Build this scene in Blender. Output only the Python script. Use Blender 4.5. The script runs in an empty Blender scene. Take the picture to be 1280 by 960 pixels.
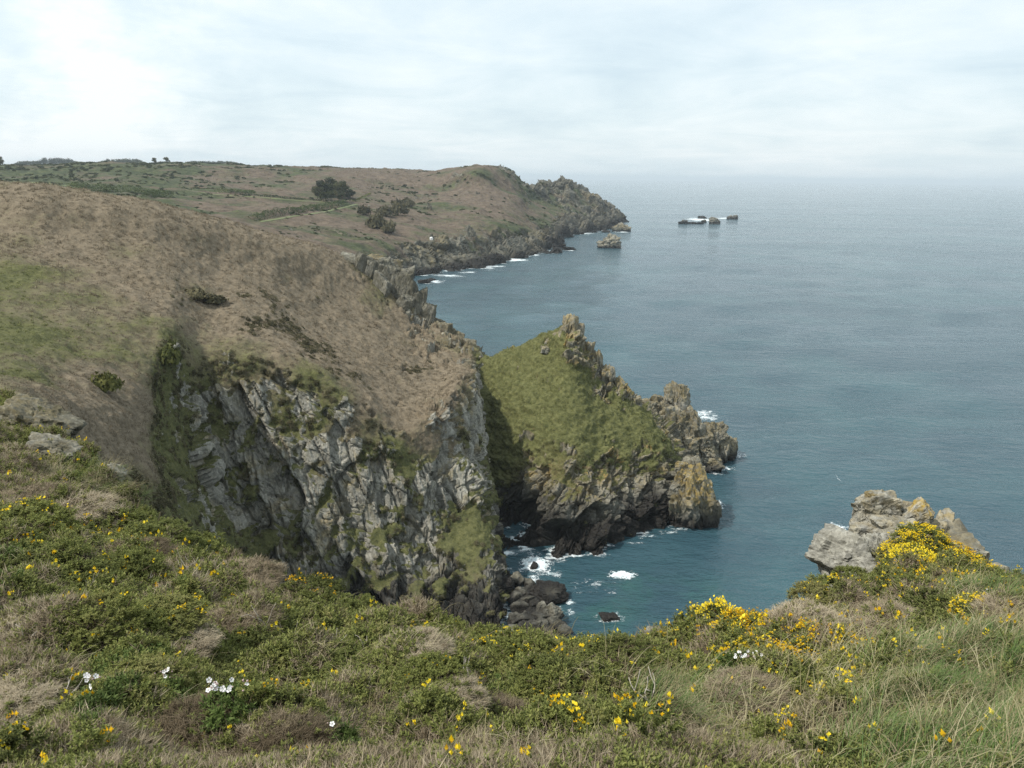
import bpy, bmesh, math, random
import numpy as np
from mathutils import Vector, Matrix
from mathutils.bvhtree import BVHTree

SC = bpy.context.scene
COL = SC.collection
random.seed(7)
RNG = np.random.default_rng(11)
R = math.radians

# ------------------------------------------------------------------ camera, sky, sun, exposure
EYE = 52.0                       # eye above the sea, metres
F_PX = 1000.0                    # focal length in photo pixels (1280 wide)
PITCH, ROLL = R(14.5), R(0.75)
_r, _f, _u = np.array([1., 0, 0]), np.array([0, math.cos(PITCH), -math.sin(PITCH)]), np.array([0, math.sin(PITCH), math.cos(PITCH)])
CR = _r * math.cos(ROLL) + _u * math.sin(ROLL)
CU = _u * math.cos(ROLL) - _r * math.sin(ROLL)
CF = _f
cam_data = bpy.data.cameras.new('camera')
cam_data.sensor_width = 36.0
cam_data.lens = 36.0 * F_PX / 1280.0
cam_data.clip_start, cam_data.clip_end = 0.05, 60000.0
cam = bpy.data.objects.new('camera', cam_data)
COL.objects.link(cam)
cam.matrix_world = Matrix(((CR[0], CU[0], -CF[0], 0), (CR[1], CU[1], -CF[1], 0), (CR[2], CU[2], -CF[2], EYE), (0, 0, 0, 1)))
SC.camera = cam

SUN_EL, SUN_AZ = R(52), R(-116)   # azimuth measured from +Y towards +X
sun_dir = Vector((math.sin(SUN_AZ) * math.cos(SUN_EL), math.cos(SUN_AZ) * math.cos(SUN_EL), math.sin(SUN_EL)))
sun_data = bpy.data.lights.new('sun', 'SUN')
sun_data.energy, sun_data.angle, sun_data.color = 3.1, R(0.8), (1.0, 0.95, 0.87)
sun = bpy.data.objects.new('sun', sun_data)
sun.rotation_euler = sun_dir.to_track_quat('Z', 'Y').to_euler()
sun.location = (-60, -20, 140)
COL.objects.link(sun)

world = bpy.data.worlds.new('World'); SC.world = world; world.use_nodes = True
wt = world.node_tree; wt.nodes.clear()
def wn(t, **k):
    n = wt.nodes.new(t)
    for a, b in k.items(): setattr(n, a, b)
    return n
def wl(a, b): wt.links.new(a, b)
sky = wn('ShaderNodeTexSky', sky_type='NISHITA', sun_disc=False, sun_elevation=SUN_EL, sun_rotation=SUN_AZ,
         altitude=50, air_density=1.2, dust_density=2.0, ozone_density=1.0)
bg_s = wn('ShaderNodeBackground'); bg_s.inputs['Strength'].default_value = 0.10
wl(sky.outputs['Color'], bg_s.inputs['Color'])
tc = wn('ShaderNodeTexCoord')
sep = wn('ShaderNodeSeparateXYZ'); wl(tc.outputs['Generated'], sep.inputs[0])
# project the view direction on a cloud layer so that clouds flatten towards the horizon
zc = wn('ShaderNodeMath', operation='MAXIMUM'); wl(sep.outputs['Z'], zc.inputs[0]); zc.inputs[1].default_value = 0.0
za = wn('ShaderNodeMath', operation='ADD'); wl(zc.outputs[0], za.inputs[0]); za.inputs[1].default_value = 0.10
dx = wn('ShaderNodeMath', operation='DIVIDE'); wl(sep.outputs['X'], dx.inputs[0]); wl(za.outputs[0], dx.inputs[1])
dy = wn('ShaderNodeMath', operation='DIVIDE'); wl(sep.outputs['Y'], dy.inputs[0]); wl(za.outputs[0], dy.inputs[1])
cmb = wn('ShaderNodeCombineXYZ'); wl(dx.outputs[0], cmb.inputs[0]); wl(dy.outputs[0], cmb.inputs[1])
n1 = wn('ShaderNodeTexNoise'); n1.inputs['Scale'].default_value = 0.9; n1.inputs['Detail'].default_value = 7; n1.inputs['Roughness'].default_value = 0.62; n1.inputs['Distortion'].default_value = 0.6
wl(cmb.outputs[0], n1.inputs['Vector'])
n2 = wn('ShaderNodeTexNoise'); n2.inputs['Scale'].default_value = 4.2; n2.inputs['Detail'].default_value = 6; n2.inputs['Roughness'].default_value = 0.6
mp = wn('ShaderNodeMapping'); mp.inputs['Scale'].default_value = (1, 1, 1.9); mp.inputs['Location'].default_value = (3.1, 0.4, 0.35)
wl(tc.outputs['Generated'], mp.inputs['Vector']); wl(mp.outputs[0], n2.inputs['Vector'])
mx = wn('ShaderNodeMix', data_type='FLOAT'); mx.inputs['Factor'].default_value = 0.5
wl(n1.outputs['Fac'], mx.inputs['A']); wl(n2.outputs['Fac'], mx.inputs['B'])
cr = wn('ShaderNodeValToRGB')
cr.color_ramp.elements[0].position = 0.30; cr.color_ramp.elements[0].color = (0.56, 0.69, 0.78, 1)
cr.color_ramp.elements[1].position = 0.66; cr.color_ramp.elements[1].color = (0.92, 0.975, 1.0, 1)
e = cr.color_ramp.elements.new(0.46); e.color = (0.72, 0.83, 0.885, 1)
# a brighter heap of cloud low on the left
cd = wn('ShaderNodeVectorMath', operation='DOT_PRODUCT'); wl(tc.outputs['Generated'], cd.inputs[0]); cd.inputs[1].default_value = (-0.4863, 0.8654, 0.1206)
ca = wn('ShaderNodeMapRange', interpolation_type='SMOOTHSTEP'); ca.inputs['From Min'].default_value = 0.962; ca.inputs['From Max'].default_value = 0.998; ca.inputs['To Max'].default_value = 0.15
wl(cd.outputs['Value'], ca.inputs['Value'])
cs = wn('ShaderNodeMapRange', interpolation_type='SMOOTHSTEP'); cs.inputs['From Min'].default_value = 0.40; cs.inputs['From Max'].default_value = 0.60
wl(n2.outputs['Fac'], cs.inputs['Value'])
cm = wn('ShaderNodeMath', operation='MULTIPLY'); wl(ca.outputs['Result'], cm.inputs[0]); wl(cs.outputs['Result'], cm.inputs[1])
cad = wn('ShaderNodeMath', operation='ADD'); wl(mx.outputs['Result'], cad.inputs[0]); wl(cm.outputs[0], cad.inputs[1])
wl(cad.outputs[0], cr.inputs['Fac'])
# the cloud is thinner and brighter towards the sun's side
gr = wn('ShaderNodeVectorMath', operation='DOT_PRODUCT'); wl(tc.outputs['Generated'], gr.inputs[0]); gr.inputs[1].default_value = tuple(sun_dir)
gm = wn('ShaderNodeMapRange'); gm.inputs['From Min'].default_value = -0.75; gm.inputs['From Max'].default_value = 0.95
gm.inputs['To Min'].default_value = 0.86; gm.inputs['To Max'].default_value = 0.99
wl(gr.outputs['Value'], gm.inputs['Value'])
bg_c = wn('ShaderNodeBackground'); wl(cr.outputs['Color'], bg_c.inputs['Color']); wl(gm.outputs['Result'], bg_c.inputs['Strength'])
ms = wn('ShaderNodeMixShader'); ms.inputs['Fac'].default_value = 0.82
wl(bg_s.outputs[0], ms.inputs[1]); wl(bg_c.outputs[0], ms.inputs[2])
wo = wn('ShaderNodeOutputWorld'); wl(ms.outputs[0], wo.inputs['Surface'])

SC.view_settings.view_transform = 'Standard'; SC.view_settings.look = 'None'
SC.view_settings.exposure = 0.42; SC.view_settings.gamma = 1.0; SC.view_settings.use_curve_mapping = False
SC.render.engine = 'CYCLES'
SC.cycles.max_bounces = 5; SC.cycles.diffuse_bounces = 3; SC.cycles.glossy_bounces = 3
SC.cycles.transmission_bounces = 2; SC.cycles.transparent_max_bounces = 8; SC.cycles.volume_bounces = 0
SC.cycles.use_denoising = True; SC.cycles.denoiser = 'OPENIMAGEDENOISE'; SC.cycles.denoising_input_passes = 'RGB_ALBEDO_NORMAL'; SC.cycles.denoising_prefilter = 'NONE'
SC.cycles.sample_clamp_indirect = 6.0

# ------------------------------------------------------------------ pixels of the photo to points of the place
def ray(u, v):
    return CF + (u - 640.0) / F_PX * CR + (480.0 - v) / F_PX * CU
def P(u, v, D):
    d = ray(u, v)
    return np.array([0, 0, EYE]) + d * (D / d[1])
def PZ(u, D, z):
    a = np.array([0., D, z - EYE]); X = 0.0
    for _ in range(6):
        a[0] = X
        dep = a @ CF
        X += (u - 640.0) / F_PX * dep - a @ CR
    return np.array([X, D, z])
def project(p):
    q = p - np.array([0, 0, EYE])
    w = q @ CF
    w = np.where(np.abs(w) < 1e-4, 1e-4, w)
    return 640 + F_PX * (q @ CR) / w, 480 - F_PX * (q @ CU) / w, w
def sea_at(u, v, z=0.0):
    d = ray(u, v); t = (z - EYE) / d[2]
    return np.array([0, 0, EYE]) + d * t

# ------------------------------------------------------------------ noise
_PERM = np.random.default_rng(3).permutation(512).astype(np.int64)
_G = np.random.default_rng(4).normal(size=(512, 3)); _G /= np.linalg.norm(_G, axis=1)[:, None]
def _h(ix, iy, iz, seed):
    return _PERM[(_PERM[(_PERM[(ix + seed * 37) & 511] + iy) & 511] + iz) & 511]
def perlin(p, seed=0):
    i = np.floor(p).astype(np.int64); f = p - i
    w = f * f * f * (f * (f * 6 - 15) + 10)
    out = 0
    for dx_ in (0, 1):
        wx = w[:, 0] if dx_ else 1 - w[:, 0]
        for dy_ in (0, 1):
            wy = w[:, 1] if dy_ else 1 - w[:, 1]
            for dz_ in (0, 1):
                wz = w[:, 2] if dz_ else 1 - w[:, 2]
                g = _G[_h(i[:, 0] + dx_, i[:, 1] + dy_, i[:, 2] + dz_, seed)]
                out = out + wx * wy * wz * (g[:, 0] * (f[:, 0] - dx_) + g[:, 1] * (f[:, 1] - dy_) + g[:, 2] * (f[:, 2] - dz_))
    return out * 1.5
def fbm(p, octv=4, seed=0, gain=0.5, lac=2.03):
    a, s, q = 1.0, 0.0, p
    for k in range(octv):
        s = s + a * perlin(q, seed + k); a *= gain; q = q * lac + 7.3
    return s
def worley(p, seed=0):
    i = np.floor(p).astype(np.int64); n = len(p)
    f1 = np.full(n, 9.0); f2 = np.full(n, 9.0); cid = np.zeros(n, np.int64); cc = np.zeros((n, 3))
    for a in (-1, 0, 1):
        for b in (-1, 0, 1):
            for c in (-1, 0, 1):
                jx, jy, jz = i[:, 0] + a, i[:, 1] + b, i[:, 2] + c
                h = _h(jx, jy, jz, seed)
                ce = np.stack([jx, jy, jz], 1) + 0.5 + 0.42 * _G[h]
                d = np.sqrt(((ce - p) ** 2).sum(1))
                near = d < f1
                f2 = np.where(near, f1, np.minimum(f2, d))
                f1 = np.where(near, d, f1); cid = np.where(near, h, cid); cc = np.where(near[:, None], ce, cc)
    return f1, f2, cid, cc
_RND = np.random.default_rng(5).random(512)
def rot_y(p, ang, axis='y'):
    c, s = math.cos(ang), math.sin(ang)
    x, y, z = p[:, 0], p[:, 1], p[:, 2]
    if axis == 'y': return np.stack([c * x + s * z, y, -s * x + c * z], 1)
    if axis == 'x': return np.stack([x, c * y - s * z, s * y + c * z], 1)
    return np.stack([c * x - s * y, s * x + c * y, z], 1)
def blocks(p, scale, amp, seed, crack=0.5, tilt=0.9):
    """broken rock: every cell of a Worley field is a facet of its own height and tilt, with a joint round it"""
    q = p / np.asarray(scale)
    q = q + 0.09 * np.stack([perlin(q * 1.7, seed + 50), perlin(q * 1.7, seed + 51), perlin(q * 1.7, seed + 52)], 1)
    f1, f2, cid, cc = worley(q, seed)
    r = _RND[cid]; g = _G[(cid * 7 + 13) & 511]
    h = (r - 0.5) + tilt * ((q - cc) * g).sum(1)
    e_ = np.clip(1 - (f2 - f1) / 0.10, 0, 1)
    return amp * (h - crack * e_ * e_)
def sstep(a, b, x):
    t = np.clip((x - a) / (b - a), 0, 1)
    return t * t * (3 - 2 * t)

# ------------------------------------------------------------------ objects
def tag(o, label=None, cat=None, group=None, kind=None):
    if label: o['label'] = label
    if cat: o['category'] = cat
    if group: o['group'] = group
    if kind: o['kind'] = kind
    return o
def link_mesh(name, me, mat=None, parent=None):
    o = bpy.data.objects.new(name, me); COL.objects.link(o)
    if mat is not None and not me.materials: me.materials.append(mat)
    if parent is not None: o.parent = parent
    return o
def mesh_np(name, V, Fq, smooth=True):
    me = bpy.data.meshes.new(name)
    V = np.asarray(V, np.float32); Fq = np.asarray(Fq, np.int32)
    k = Fq.shape[1]
    me.vertices.add(len(V)); me.vertices.foreach_set('co', V.ravel())
    me.loops.add(Fq.size); me.loops.foreach_set('vertex_index', Fq.ravel())
    me.polygons.add(len(Fq)); me.polygons.foreach_set('loop_start', np.arange(0, Fq.size, k, dtype=np.int32))
    me.update(calc_edges=True)
    me.polygons.foreach_set('use_smooth', np.full(len(Fq), smooth, bool) if np.isscalar(smooth) else smooth)
    return me
def set_attr(me, name, arr, dom='POINT'):
    a = me.attributes.new(name, 'FLOAT', dom); a.data.foreach_set('value', np.asarray(arr, np.float32))
def empty(name, loc=(0, 0, 0), rz=0.0):
    o = bpy.data.objects.new(name, None); COL.objects.link(o); o.empty_display_size = 0.2
    o.location = loc; o.rotation_euler = (0, 0, rz); return o
def copy_tree(o, parent=None):
    c = o.copy(); COL.objects.link(c); c.parent = parent
    for ch in [x for x in KIDS.get(o.name, [])]:
        copy_tree(ch, c)
    return c
KIDS = {}
def kid(parent, o):
    o.parent = parent; KIDS.setdefault(parent.name, []).append(o); return o

def catmull(A, counts):
    """A (n, ...) control values; counts[i] samples in interval i -> interpolated values"""
    n = len(A); out = []
    for i in range(n - 1):
        p0, p1, p2, p3 = A[max(i - 1, 0)], A[i], A[i + 1], A[min(i + 2, n - 1)]
        if i == 0: p0 = 2 * p1 - p2
        if i == n - 2: p3 = 2 * p2 - p1
        m = counts[i]
        ts = np.arange(m) / m
        if i == n - 2: ts = np.append(ts, 1.0)
        ts = ts.reshape((-1,) + (1,) * (A.ndim - 1))
        out.append(0.5 * (2 * p1 + (p2 - p0) * ts + (2 * p0 - 5 * p1 + 4 * p2 - p3) * ts ** 2 + (3 * p1 - p0 - 3 * p2 + p3) * ts ** 3))
    return np.concatenate(out, 0)
def loft(cols, row_counts, col_counts, attrs):
    """cols: list of columns of points; attrs: dict name -> (ncols, nrows) -> grid of points (rows, cols, 3), attr grids"""
    A = np.array(cols).transpose(1, 0, 2)            # rows, cols, 3
    for k in attrs: A = np.concatenate([A, np.array(attrs[k], float).T[:, :, None]], 2)
    G = catmull(A, row_counts)
    G = catmull(G.transpose(1, 0, 2), col_counts).transpose(1, 0, 2)
    return G[:, :, :3], {k: np.clip(G[:, :, 3 + i], 0, 1) for i, k in enumerate(attrs)}
def grid_faces(nr, nc):
    i = np.arange(nr - 1)[:, None] * nc + np.arange(nc - 1)[None, :]
    return np.stack([i, i + 1, i + nc + 1, i + nc], -1).reshape(-1, 4)
def grid_normals(G):
    du = np.gradient(G, axis=1); dv = np.gradient(G, axis=0)
    n = np.cross(dv, du)
    n /= np.linalg.norm(n, axis=2, keepdims=True) + 1e-9
    return n

# ------------------------------------------------------------------ materials
class NT:
    def __init__(s, name):
        s.m = bpy.data.materials.new(name); s.m.use_nodes = True; s.t = s.m.node_tree; s.t.nodes.clear()
        s.out = s.t.nodes.new('ShaderNodeOutputMaterial'); s.b = s.t.nodes.new('ShaderNodeBsdfPrincipled')
        s.t.links.new(s.b.outputs[0], s.out.inputs['Surface'])
    def n(s, t, ins=None, **k):
        n = s.t.nodes.new(t)
        for a, b in k.items(): setattr(n, a, b)
        for a, b in (ins or {}).items(): s.i(n.inputs[a], b)
        return n
    def i(s, sock, v):
        if isinstance(v, bpy.types.NodeSocket): s.t.links.new(v, sock)
        else: sock.default_value = v
    def attr(s, name, inst=False):
        n = s.n('ShaderNodeAttribute', attribute_name=name)
        if inst: n.attribute_type = 'INSTANCER'
        return n.outputs['Fac']
    def noise(s, scale, detail=4, rough=0.55, vec=None, dist=0.0):
        n = s.n('ShaderNodeTexNoise', {'Scale': scale, 'Detail': detail, 'Roughness': rough, 'Distortion': dist})
        if vec is not None: s.i(n.inputs['Vector'], vec)
        return n.outputs['Fac']
    def math(s, op, a, b=0.0, clamp=False):
        n = s.n('ShaderNodeMath', operation=op, use_clamp=clamp); s.i(n.inputs[0], a); s.i(n.inputs[1], b); return n.outputs[0]
    def rng(s, x, a, b, c=0.0, d=1.0):
        n = s.n('ShaderNodeMapRange', {'Value': x, 'From Min': a, 'From Max': b, 'To Min': c, 'To Max': d}); return n.outputs['Result']
    def mix(s, f, a, b, blend='MIX'):
        n = s.n('ShaderNodeMix', data_type='RGBA', blend_type=blend)
        s.i(n.inputs[0], f)
        for sock, v in ((n.inputs[6], a), (n.inputs[7], b)):
            s.i(sock, v if isinstance(v, bpy.types.NodeSocket) else (*v, 1.0))
        return n.outputs[2]
    def ramp(s, f, pts):
        n = s.n('ShaderNodeValToRGB'); s.i(n.inputs[0], f); el = n.color_ramp.elements
        el[0].position, el[0].color = pts[0][0], (*pts[0][1], 1); el[1].position, el[1].color = pts[-1][0], (*pts[-1][1], 1)
        for p_, c in pts[1:-1]: e_ = el.new(p_); e_.color = (*c, 1)
        return n.outputs[0]
    def bump(s, h, dist=0.1, strength=1.0, prev=None):
        n = s.n('ShaderNodeBump', {'Height': h, 'Distance': dist, 'Strength': strength})
        if prev is not None: s.i(n.inputs['Normal'], prev)
        return n.outputs[0]
    def pos(s): return s.n('ShaderNodeNewGeometry').outputs['Position']
    def done(s, color=None, rough=0.9, normal=None, spec=0.2):
        if color is not None: s.i(s.b.inputs['Base Color'], color if isinstance(color, bpy.types.NodeSocket) else (*color, 1))
        s.i(s.b.inputs['Roughness'], rough); s.b.inputs['Specular IOR Level'].default_value = spec
        if normal is not None: s.i(s.b.inputs['Normal'], normal)
        return s.m

def rock_colour(nt, pos, k=1.0, ochre=0.45):
    """grey weathered granite / schist: lichen blotches, darker joints grain, yellow lichen by attribute, black zone above the water"""
    a = nt.noise(0.35 * k, 6, 0.6, pos); b = nt.noise(2.6 * k, 5, 0.65, pos, 0.4); c = nt.noise(11 * k, 4, 0.6, pos)
    base = nt.ramp(nt.math('ADD', nt.math('MULTIPLY', a, 0.45), nt.math('MULTIPLY', b, 0.55)),
                   [(0.30, (0.080, 0.077, 0.068)), (0.42, (0.225, 0.217, 0.184)), (0.54, (0.345, 0.333, 0.288)), (0.70, (0.465, 0.452, 0.40))])
    base = nt.mix(nt.rng(c, 0.3, 0.7, 0.0, 0.5), base, nt.mix(0.5, base, (0.06, 0.058, 0.05)))
    # ochre / green lichen
    och = nt.rng(nt.noise(0.9 * k, 5, 0.65, pos), 0.50, 0.64)
    base = nt.mix(nt.math('MULTIPLY', och, ochre), base, (0.16, 0.145, 0.07))
    yel = nt.math('MULTIPLY', nt.attr('yel'), nt.rng(nt.noise(1.5 * k, 5, 0.62, pos), 0.38, 0.56))
    base = nt.mix(nt.math('MULTIPLY', nt.attr('old'), nt.rng(nt.noise(0.7 * k, 5, 0.6, pos), 0.3, 0.55, 0.55, 1.0)), base, nt.mix(b, (0.045, 0.042, 0.032), (0.16, 0.15, 0.11)))
    base = nt.mix(yel, base, (0.30, 0.215, 0.06))
    drk = nt.math('MULTIPLY', nt.attr('wet'), nt.rng(b, 0.28, 0.5, 0.75, 1.0))
    base = nt.mix(drk, base, (0.022, 0.020, 0.018))
    mp_ = nt.n('ShaderNodeMapping', {'Vector': pos, 'Scale': (1.0, 1.0, 0.5), 'Rotation': (0, R(12), 0)}).outputs[0]
    wv = nt.n('ShaderNodeVectorMath', {0: mp_, 1: nt.n('ShaderNodeVectorMath', {0: nt.n('ShaderNodeTexNoise', {'Vector': mp_, 'Scale': 2.0 * k}).outputs['Color'], 3: 0.35 / k}, operation='SCALE').outputs[0]}, operation='ADD').outputs[0]
    v1 = nt.n('ShaderNodeTexVoronoi', {'Vector': wv, 'Scale': 1.3 * k}); v2 = nt.n('ShaderNodeTexVoronoi', {'Vector': wv, 'Scale': 4.0 * k})
    f1_ = nt.n('ShaderNodeSeparateColor', {0: v1.outputs['Color']}).outputs[0]; f2_ = nt.n('ShaderNodeSeparateColor', {0: v2.outputs['Color']}).outputs[0]
    fac = nt.math('ADD', nt.math('MULTIPLY', f1_, 0.5), nt.math('MULTIPLY', f2_, 0.5))
    base = nt.mix(1.0, base, nt.ramp(fac, [(0.1, (0.66, 0.66, 0.66)), (0.9, (1.22, 1.21, 1.18))]), 'MULTIPLY')
    h = nt.math('ADD', nt.math('ADD', nt.math('MULTIPLY', b, 0.8), nt.math('MULTIPLY', c, 0.3)), nt.math('MULTIPLY', fac, 0.8))
    return base, h

def land_material(name, k, bracken, green, veg_scale=1.0, bump_m=0.25):
    nt = NT(name); pos = nt.pos()
    rc, rh = rock_colour(nt, pos, k, 0.3)
    n1_ = nt.noise(0.09 * k, 5, 0.6, pos); n2_ = nt.noise(1.6 * veg_scale, 5, 0.62, pos, 0.5); n3_ = nt.noise(7 * veg_scale, 4, 0.6, pos)
    t = nt.math('ADD', nt.math('MULTIPLY', n2_, 0.6), nt.math('MULTIPLY', n3_, 0.4))
    br = nt.ramp(t, [(0.33, bracken[0]), (0.50, bracken[1]), (0.66, bracken[2])])
    gr_ = nt.ramp(t, [(0.33, green[0]), (0.50, green[1]), (0.66, green[2])])
    gfac = nt.rng(nt.math('ADD', nt.attr('green'), nt.math('MULTIPLY', nt.math('ADD', n2_, n1_), 0.5)), 0.72, 1.08)
    veg = nt.mix(gfac, br, gr_)
    rf = nt.rng(nt.math('ADD', nt.attr('rock'), nt.math('MULTIPLY', nt.math('SUBTRACT', nt.noise(1.5 * k, 8, 0.72, pos), 0.5), 0.9)), 0.45, 0.51)
    colr = nt.mix(rf, veg, rc)
    h = nt.n('ShaderNodeMix', {0: rf, 2: nt.math('MULTIPLY', t, 1.0), 3: nt.math('MULTIPLY', rh, 0.7)}, data_type='FLOAT').outputs[0]
    return nt.done(colr, 0.92, nt.bump(h, bump_m, 0.9), 0.15)

BRACKEN = [(0.092, 0.073, 0.049), (0.175, 0.141, 0.096), (0.245, 0.20, 0.14)]
GREEN = [(0.045, 0.050, 0.020), (0.098, 0.100, 0.040), (0.160, 0.155, 0.068)]
M_HILL = land_material('hillside_land', 1.0, BRACKEN, GREEN)
M_PROM = land_material('grassy_point_land', 1.0, [(0.06, 0.05, 0.022), (0.13, 0.115, 0.05), (0.19, 0.17, 0.08)],
                       [(0.045, 0.048, 0.018), (0.105, 0.108, 0.040), (0.175, 0.170, 0.072)])
M_HEAD = land_material('far_headland_land', 0.22, [(0.05, 0.038, 0.028), (0.115, 0.088, 0.063), (0.18, 0.14, 0.10)],
                       [(0.022, 0.030, 0.014), (0.052, 0.062, 0.028), (0.11, 0.118, 0.052)], 0.12, 1.2)
def rock_material(name, k, ochre=0.45):
    nt = NT(name); pos = nt.pos(); c, h = rock_colour(nt, pos, k, ochre)
    return nt.done(c, 0.88, nt.bump(h, 0.12 / k, 0.8), 0.2)
M_ROCK = rock_material('weathered_rock', 1.0)
M_ROCK_NEAR = rock_material('near_lichen_rock', 4.0, 0.12)
M_ROCK_FAR = rock_material('distant_rock', 0.3)
def soil():
    nt = NT('heath_soil'); pos = nt.pos()
    t = nt.noise(9, 5, 0.6, pos)
    return nt.done(nt.ramp(t, [(0.3, (0.022, 0.018, 0.010)), (0.55, (0.06, 0.05, 0.026)), (0.75, (0.12, 0.095, 0.055))]), 0.95, nt.bump(t, 0.05), 0.1)
M_SOIL = soil()
# ------------------------------------------------------------------ land forms
LANDS = {}
def land(name, label_kind, G, at, disp, mat, ledge=0.0):
    nr, nc, _ = G.shape
    N = grid_normals(G)
    V = (G + N * disp[:, :, None]).reshape(-1, 3)
    if ledge:                                  # plants hold on the ledges of the rock
        nv = grid_normals(V.reshape(nr, nc, 3))[:, :, 2]
        for _ in range(3): nv = (nv + np.roll(nv, 1, 0) + np.roll(nv, -1, 0) + np.roll(nv, 1, 1) + np.roll(nv, -1, 1)) / 5
        at['rock'] = np.clip(at['rock'] - ledge * sstep(0.42, 0.72, nv) * (at['wet'] < .5), 0, 1)
    Fq = grid_faces(nr, nc)
    rock = at['rock'].ravel()
    me = mesh_np(name, V, Fq, rock[Fq].mean(1) < 0.5)
    for k in ('rock', 'green', 'yel', 'wet', 'old'):
        set_attr(me, k, at[k].ravel() if k in at else np.zeros(len(V)))
    o = link_mesh(name, me, mat); o['kind'] = 'structure'
    NN = grid_normals(V.reshape(nr, nc, 3)).reshape(-1, 3)
    LANDS[name] = dict(V=V, F=Fq, N=NN, at={k: at[k].ravel() for k in at}, obj=o,
                       bvh=BVHTree.FromPolygons([tuple(x) for x in V], [tuple(x) for x in Fq]))
    return o
def saw(q, period, amp, seed):
    """tilted beds: each slab overlaps the next along the dip"""
    t = q[:, 0] / period + 0.55 * perlin(q / (period * 2.2), seed) + 0.12 * perlin(q / (period * .5), seed + 7)
    i = np.floor(t); f = t - i; r = _RND[(i.astype(np.int64) * 13 + seed) & 511]
    return amp * (0.5 + r) * (np.minimum(f / 0.86, (1 - f) / 0.14) - 0.5) * (0.55 + 0.9 * np.abs(perlin(q / np.array([period, period, period * 2.0]), seed + 3)))
def hit(u, v, *names):
    """where the sight line through a pixel meets the built land"""
    d = Vector(ray(u, v)).normalized(); best = None
    for n in names or LANDS:
        h = LANDS[n]['bvh'].ray_cast(Vector((0, 0, EYE)), d)
        if h[0] is not None and (best is None or h[3] < best[3]): best = h
    return (best[0], best[1]) if best else (None, None)

# --- near-left hill with its cliff
rows = 'back back skyline hill hill hill rim cliff cliff base under'.split()
hillcols = [
 [PZ(-260,340,26), PZ(-255,230,40), P(-250,222,140), P(-250,290,105), P(-250,350,80), P(-250,400,62), P(-250,450,48), P(-250,500,36), P(-240,540,30), P(-230,575,26), P(-225,620,22)],
 [PZ(0,330,24), PZ(0,220,38), P(0,229,130), P(0,290,108), P(0,350,92), P(0,410,75), P(0,460,58), P(0,490,46), P(0,530,36), P(0,570,30), P(0,620,25)],
 [PZ(105,330,22), PZ(102,220,37), P(100,239,133), P(100,300,112), P(100,360,97), P(100,420,81), P(100,470,68), P(105,510,58), P(110,560,51), P(115,620,45), P(120,690,40)],
 [PZ(185,330,20), PZ(182,220,35), P(180,250,138), P(180,310,116), P(180,370,101), P(180,420,88), P(175,470,77), P(175,520,69), P(185,580,63), P(198,650,58), P(208,730,52)],
 [PZ(240,330,18), PZ(235,220,33), P(230,262,142), P(222,320,119), P(216,370,104), P(213,412,93), P(209,445,88), P(205,505,83), P(214,578,78), P(235,655,71), P(252,740,64)],
 [PZ(290,330,16), PZ(285,222,32), P(280,275,147), P(268,330,125), P(257,385,108), P(251,416,101), P(246,443,95), P(250,520,92.5), P(265,595,90), P(290,685,85), PZ(310,78,1)],
 [PZ(345,330,10), PZ(340,225,28), P(335,292,152), P(330,345,130), P(325,395,111), P(322,420,103), P(320,448,97), P(325,530,94), P(335,610,91.5), P(350,690,88), PZ(370,83,-3)],
 [PZ(415,320,3), PZ(408,230,22), P(400,308,161), P(400,370,139), P(400,420,119), P(405,450,104), P(410,478,97), P(415,560,94), P(425,640,91.5), P(440,720,88), PZ(455,84,-3)],
 [PZ(470,300,-4), PZ(462,225,15), P(452,335,166), P(465,400,142), P(475,450,121), P(485,487,109), P(497,532,98.5), P(505,600,95.5), P(515,670,93), P(530,762,86), PZ(540,81,-3)],
 [PZ(525,280,-4), PZ(518,215,10), P(508,375,166), P(520,420,146), P(533,460,128), P(540,487,114), P(545,512,103), P(550,590,99), P(562,670,95), P(580,776,85), PZ(586,80,-3)],
 [PZ(565,265,-4), PZ(558,205,8), P(548,405,160), P(555,430,146), P(565,450,133), P(572,464,122), P(578,482,111), P(590,560,106), P(605,650,98), P(622,776,84.5), PZ(630,80,-3)],
 [PZ(597,250,-4), PZ(592,200,8), P(583,428,152), P(585,438,142), P(587,452,132), P(590,467,124), P(593,484,118), P(606,555,115), P(624,640,106), P(641,772,87), PZ(650,83,-3)],
 [PZ(612,240,-4), PZ(608,190,8), P(604,443,144), P(599,452,140), P(597,466,135), P(595,480,131), P(594,496,128), P(598,560,125), P(611,640,117), PZ(630,101,1), PZ(636,99,-3)],
]
rk = [  # back back sky hill hill hill rim cliff cliff base under
 [0,0,0,0,0,0,0,0,0,0,0],[0,0,0,0,0,0,0,0,0,0,0],[0,0,0,0,0,0,0,0,0,0,0],[0,0,0,0,0,0,0,0.0,.05,.1,.1],[0,0,0,0,0,0,0.1,.2,.25,.3,.5],
 [0,0,0,0,0,0,.2,.68,.62,.6,.8],[0,0,0,0,0,0,.15,.62,.64,.66,1],[0,0,.1,0,0,0,.15,.66,.68,.7,1],[0,.5,.4,0,.0,.0,.2,.7,.70,.75,1],
 [.5,.6,.6,.42,.35,.1,.35,.74,.62,.8,1],[.6,.6,.6,.55,.35,.1,.58,.74,.55,.85,1],[.7,.6,.5,.62,.55,.4,.62,.74,.60,.9,1],[.8,.6,.4,.5,.5,.3,.4,.5,.6,1,1]]
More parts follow.
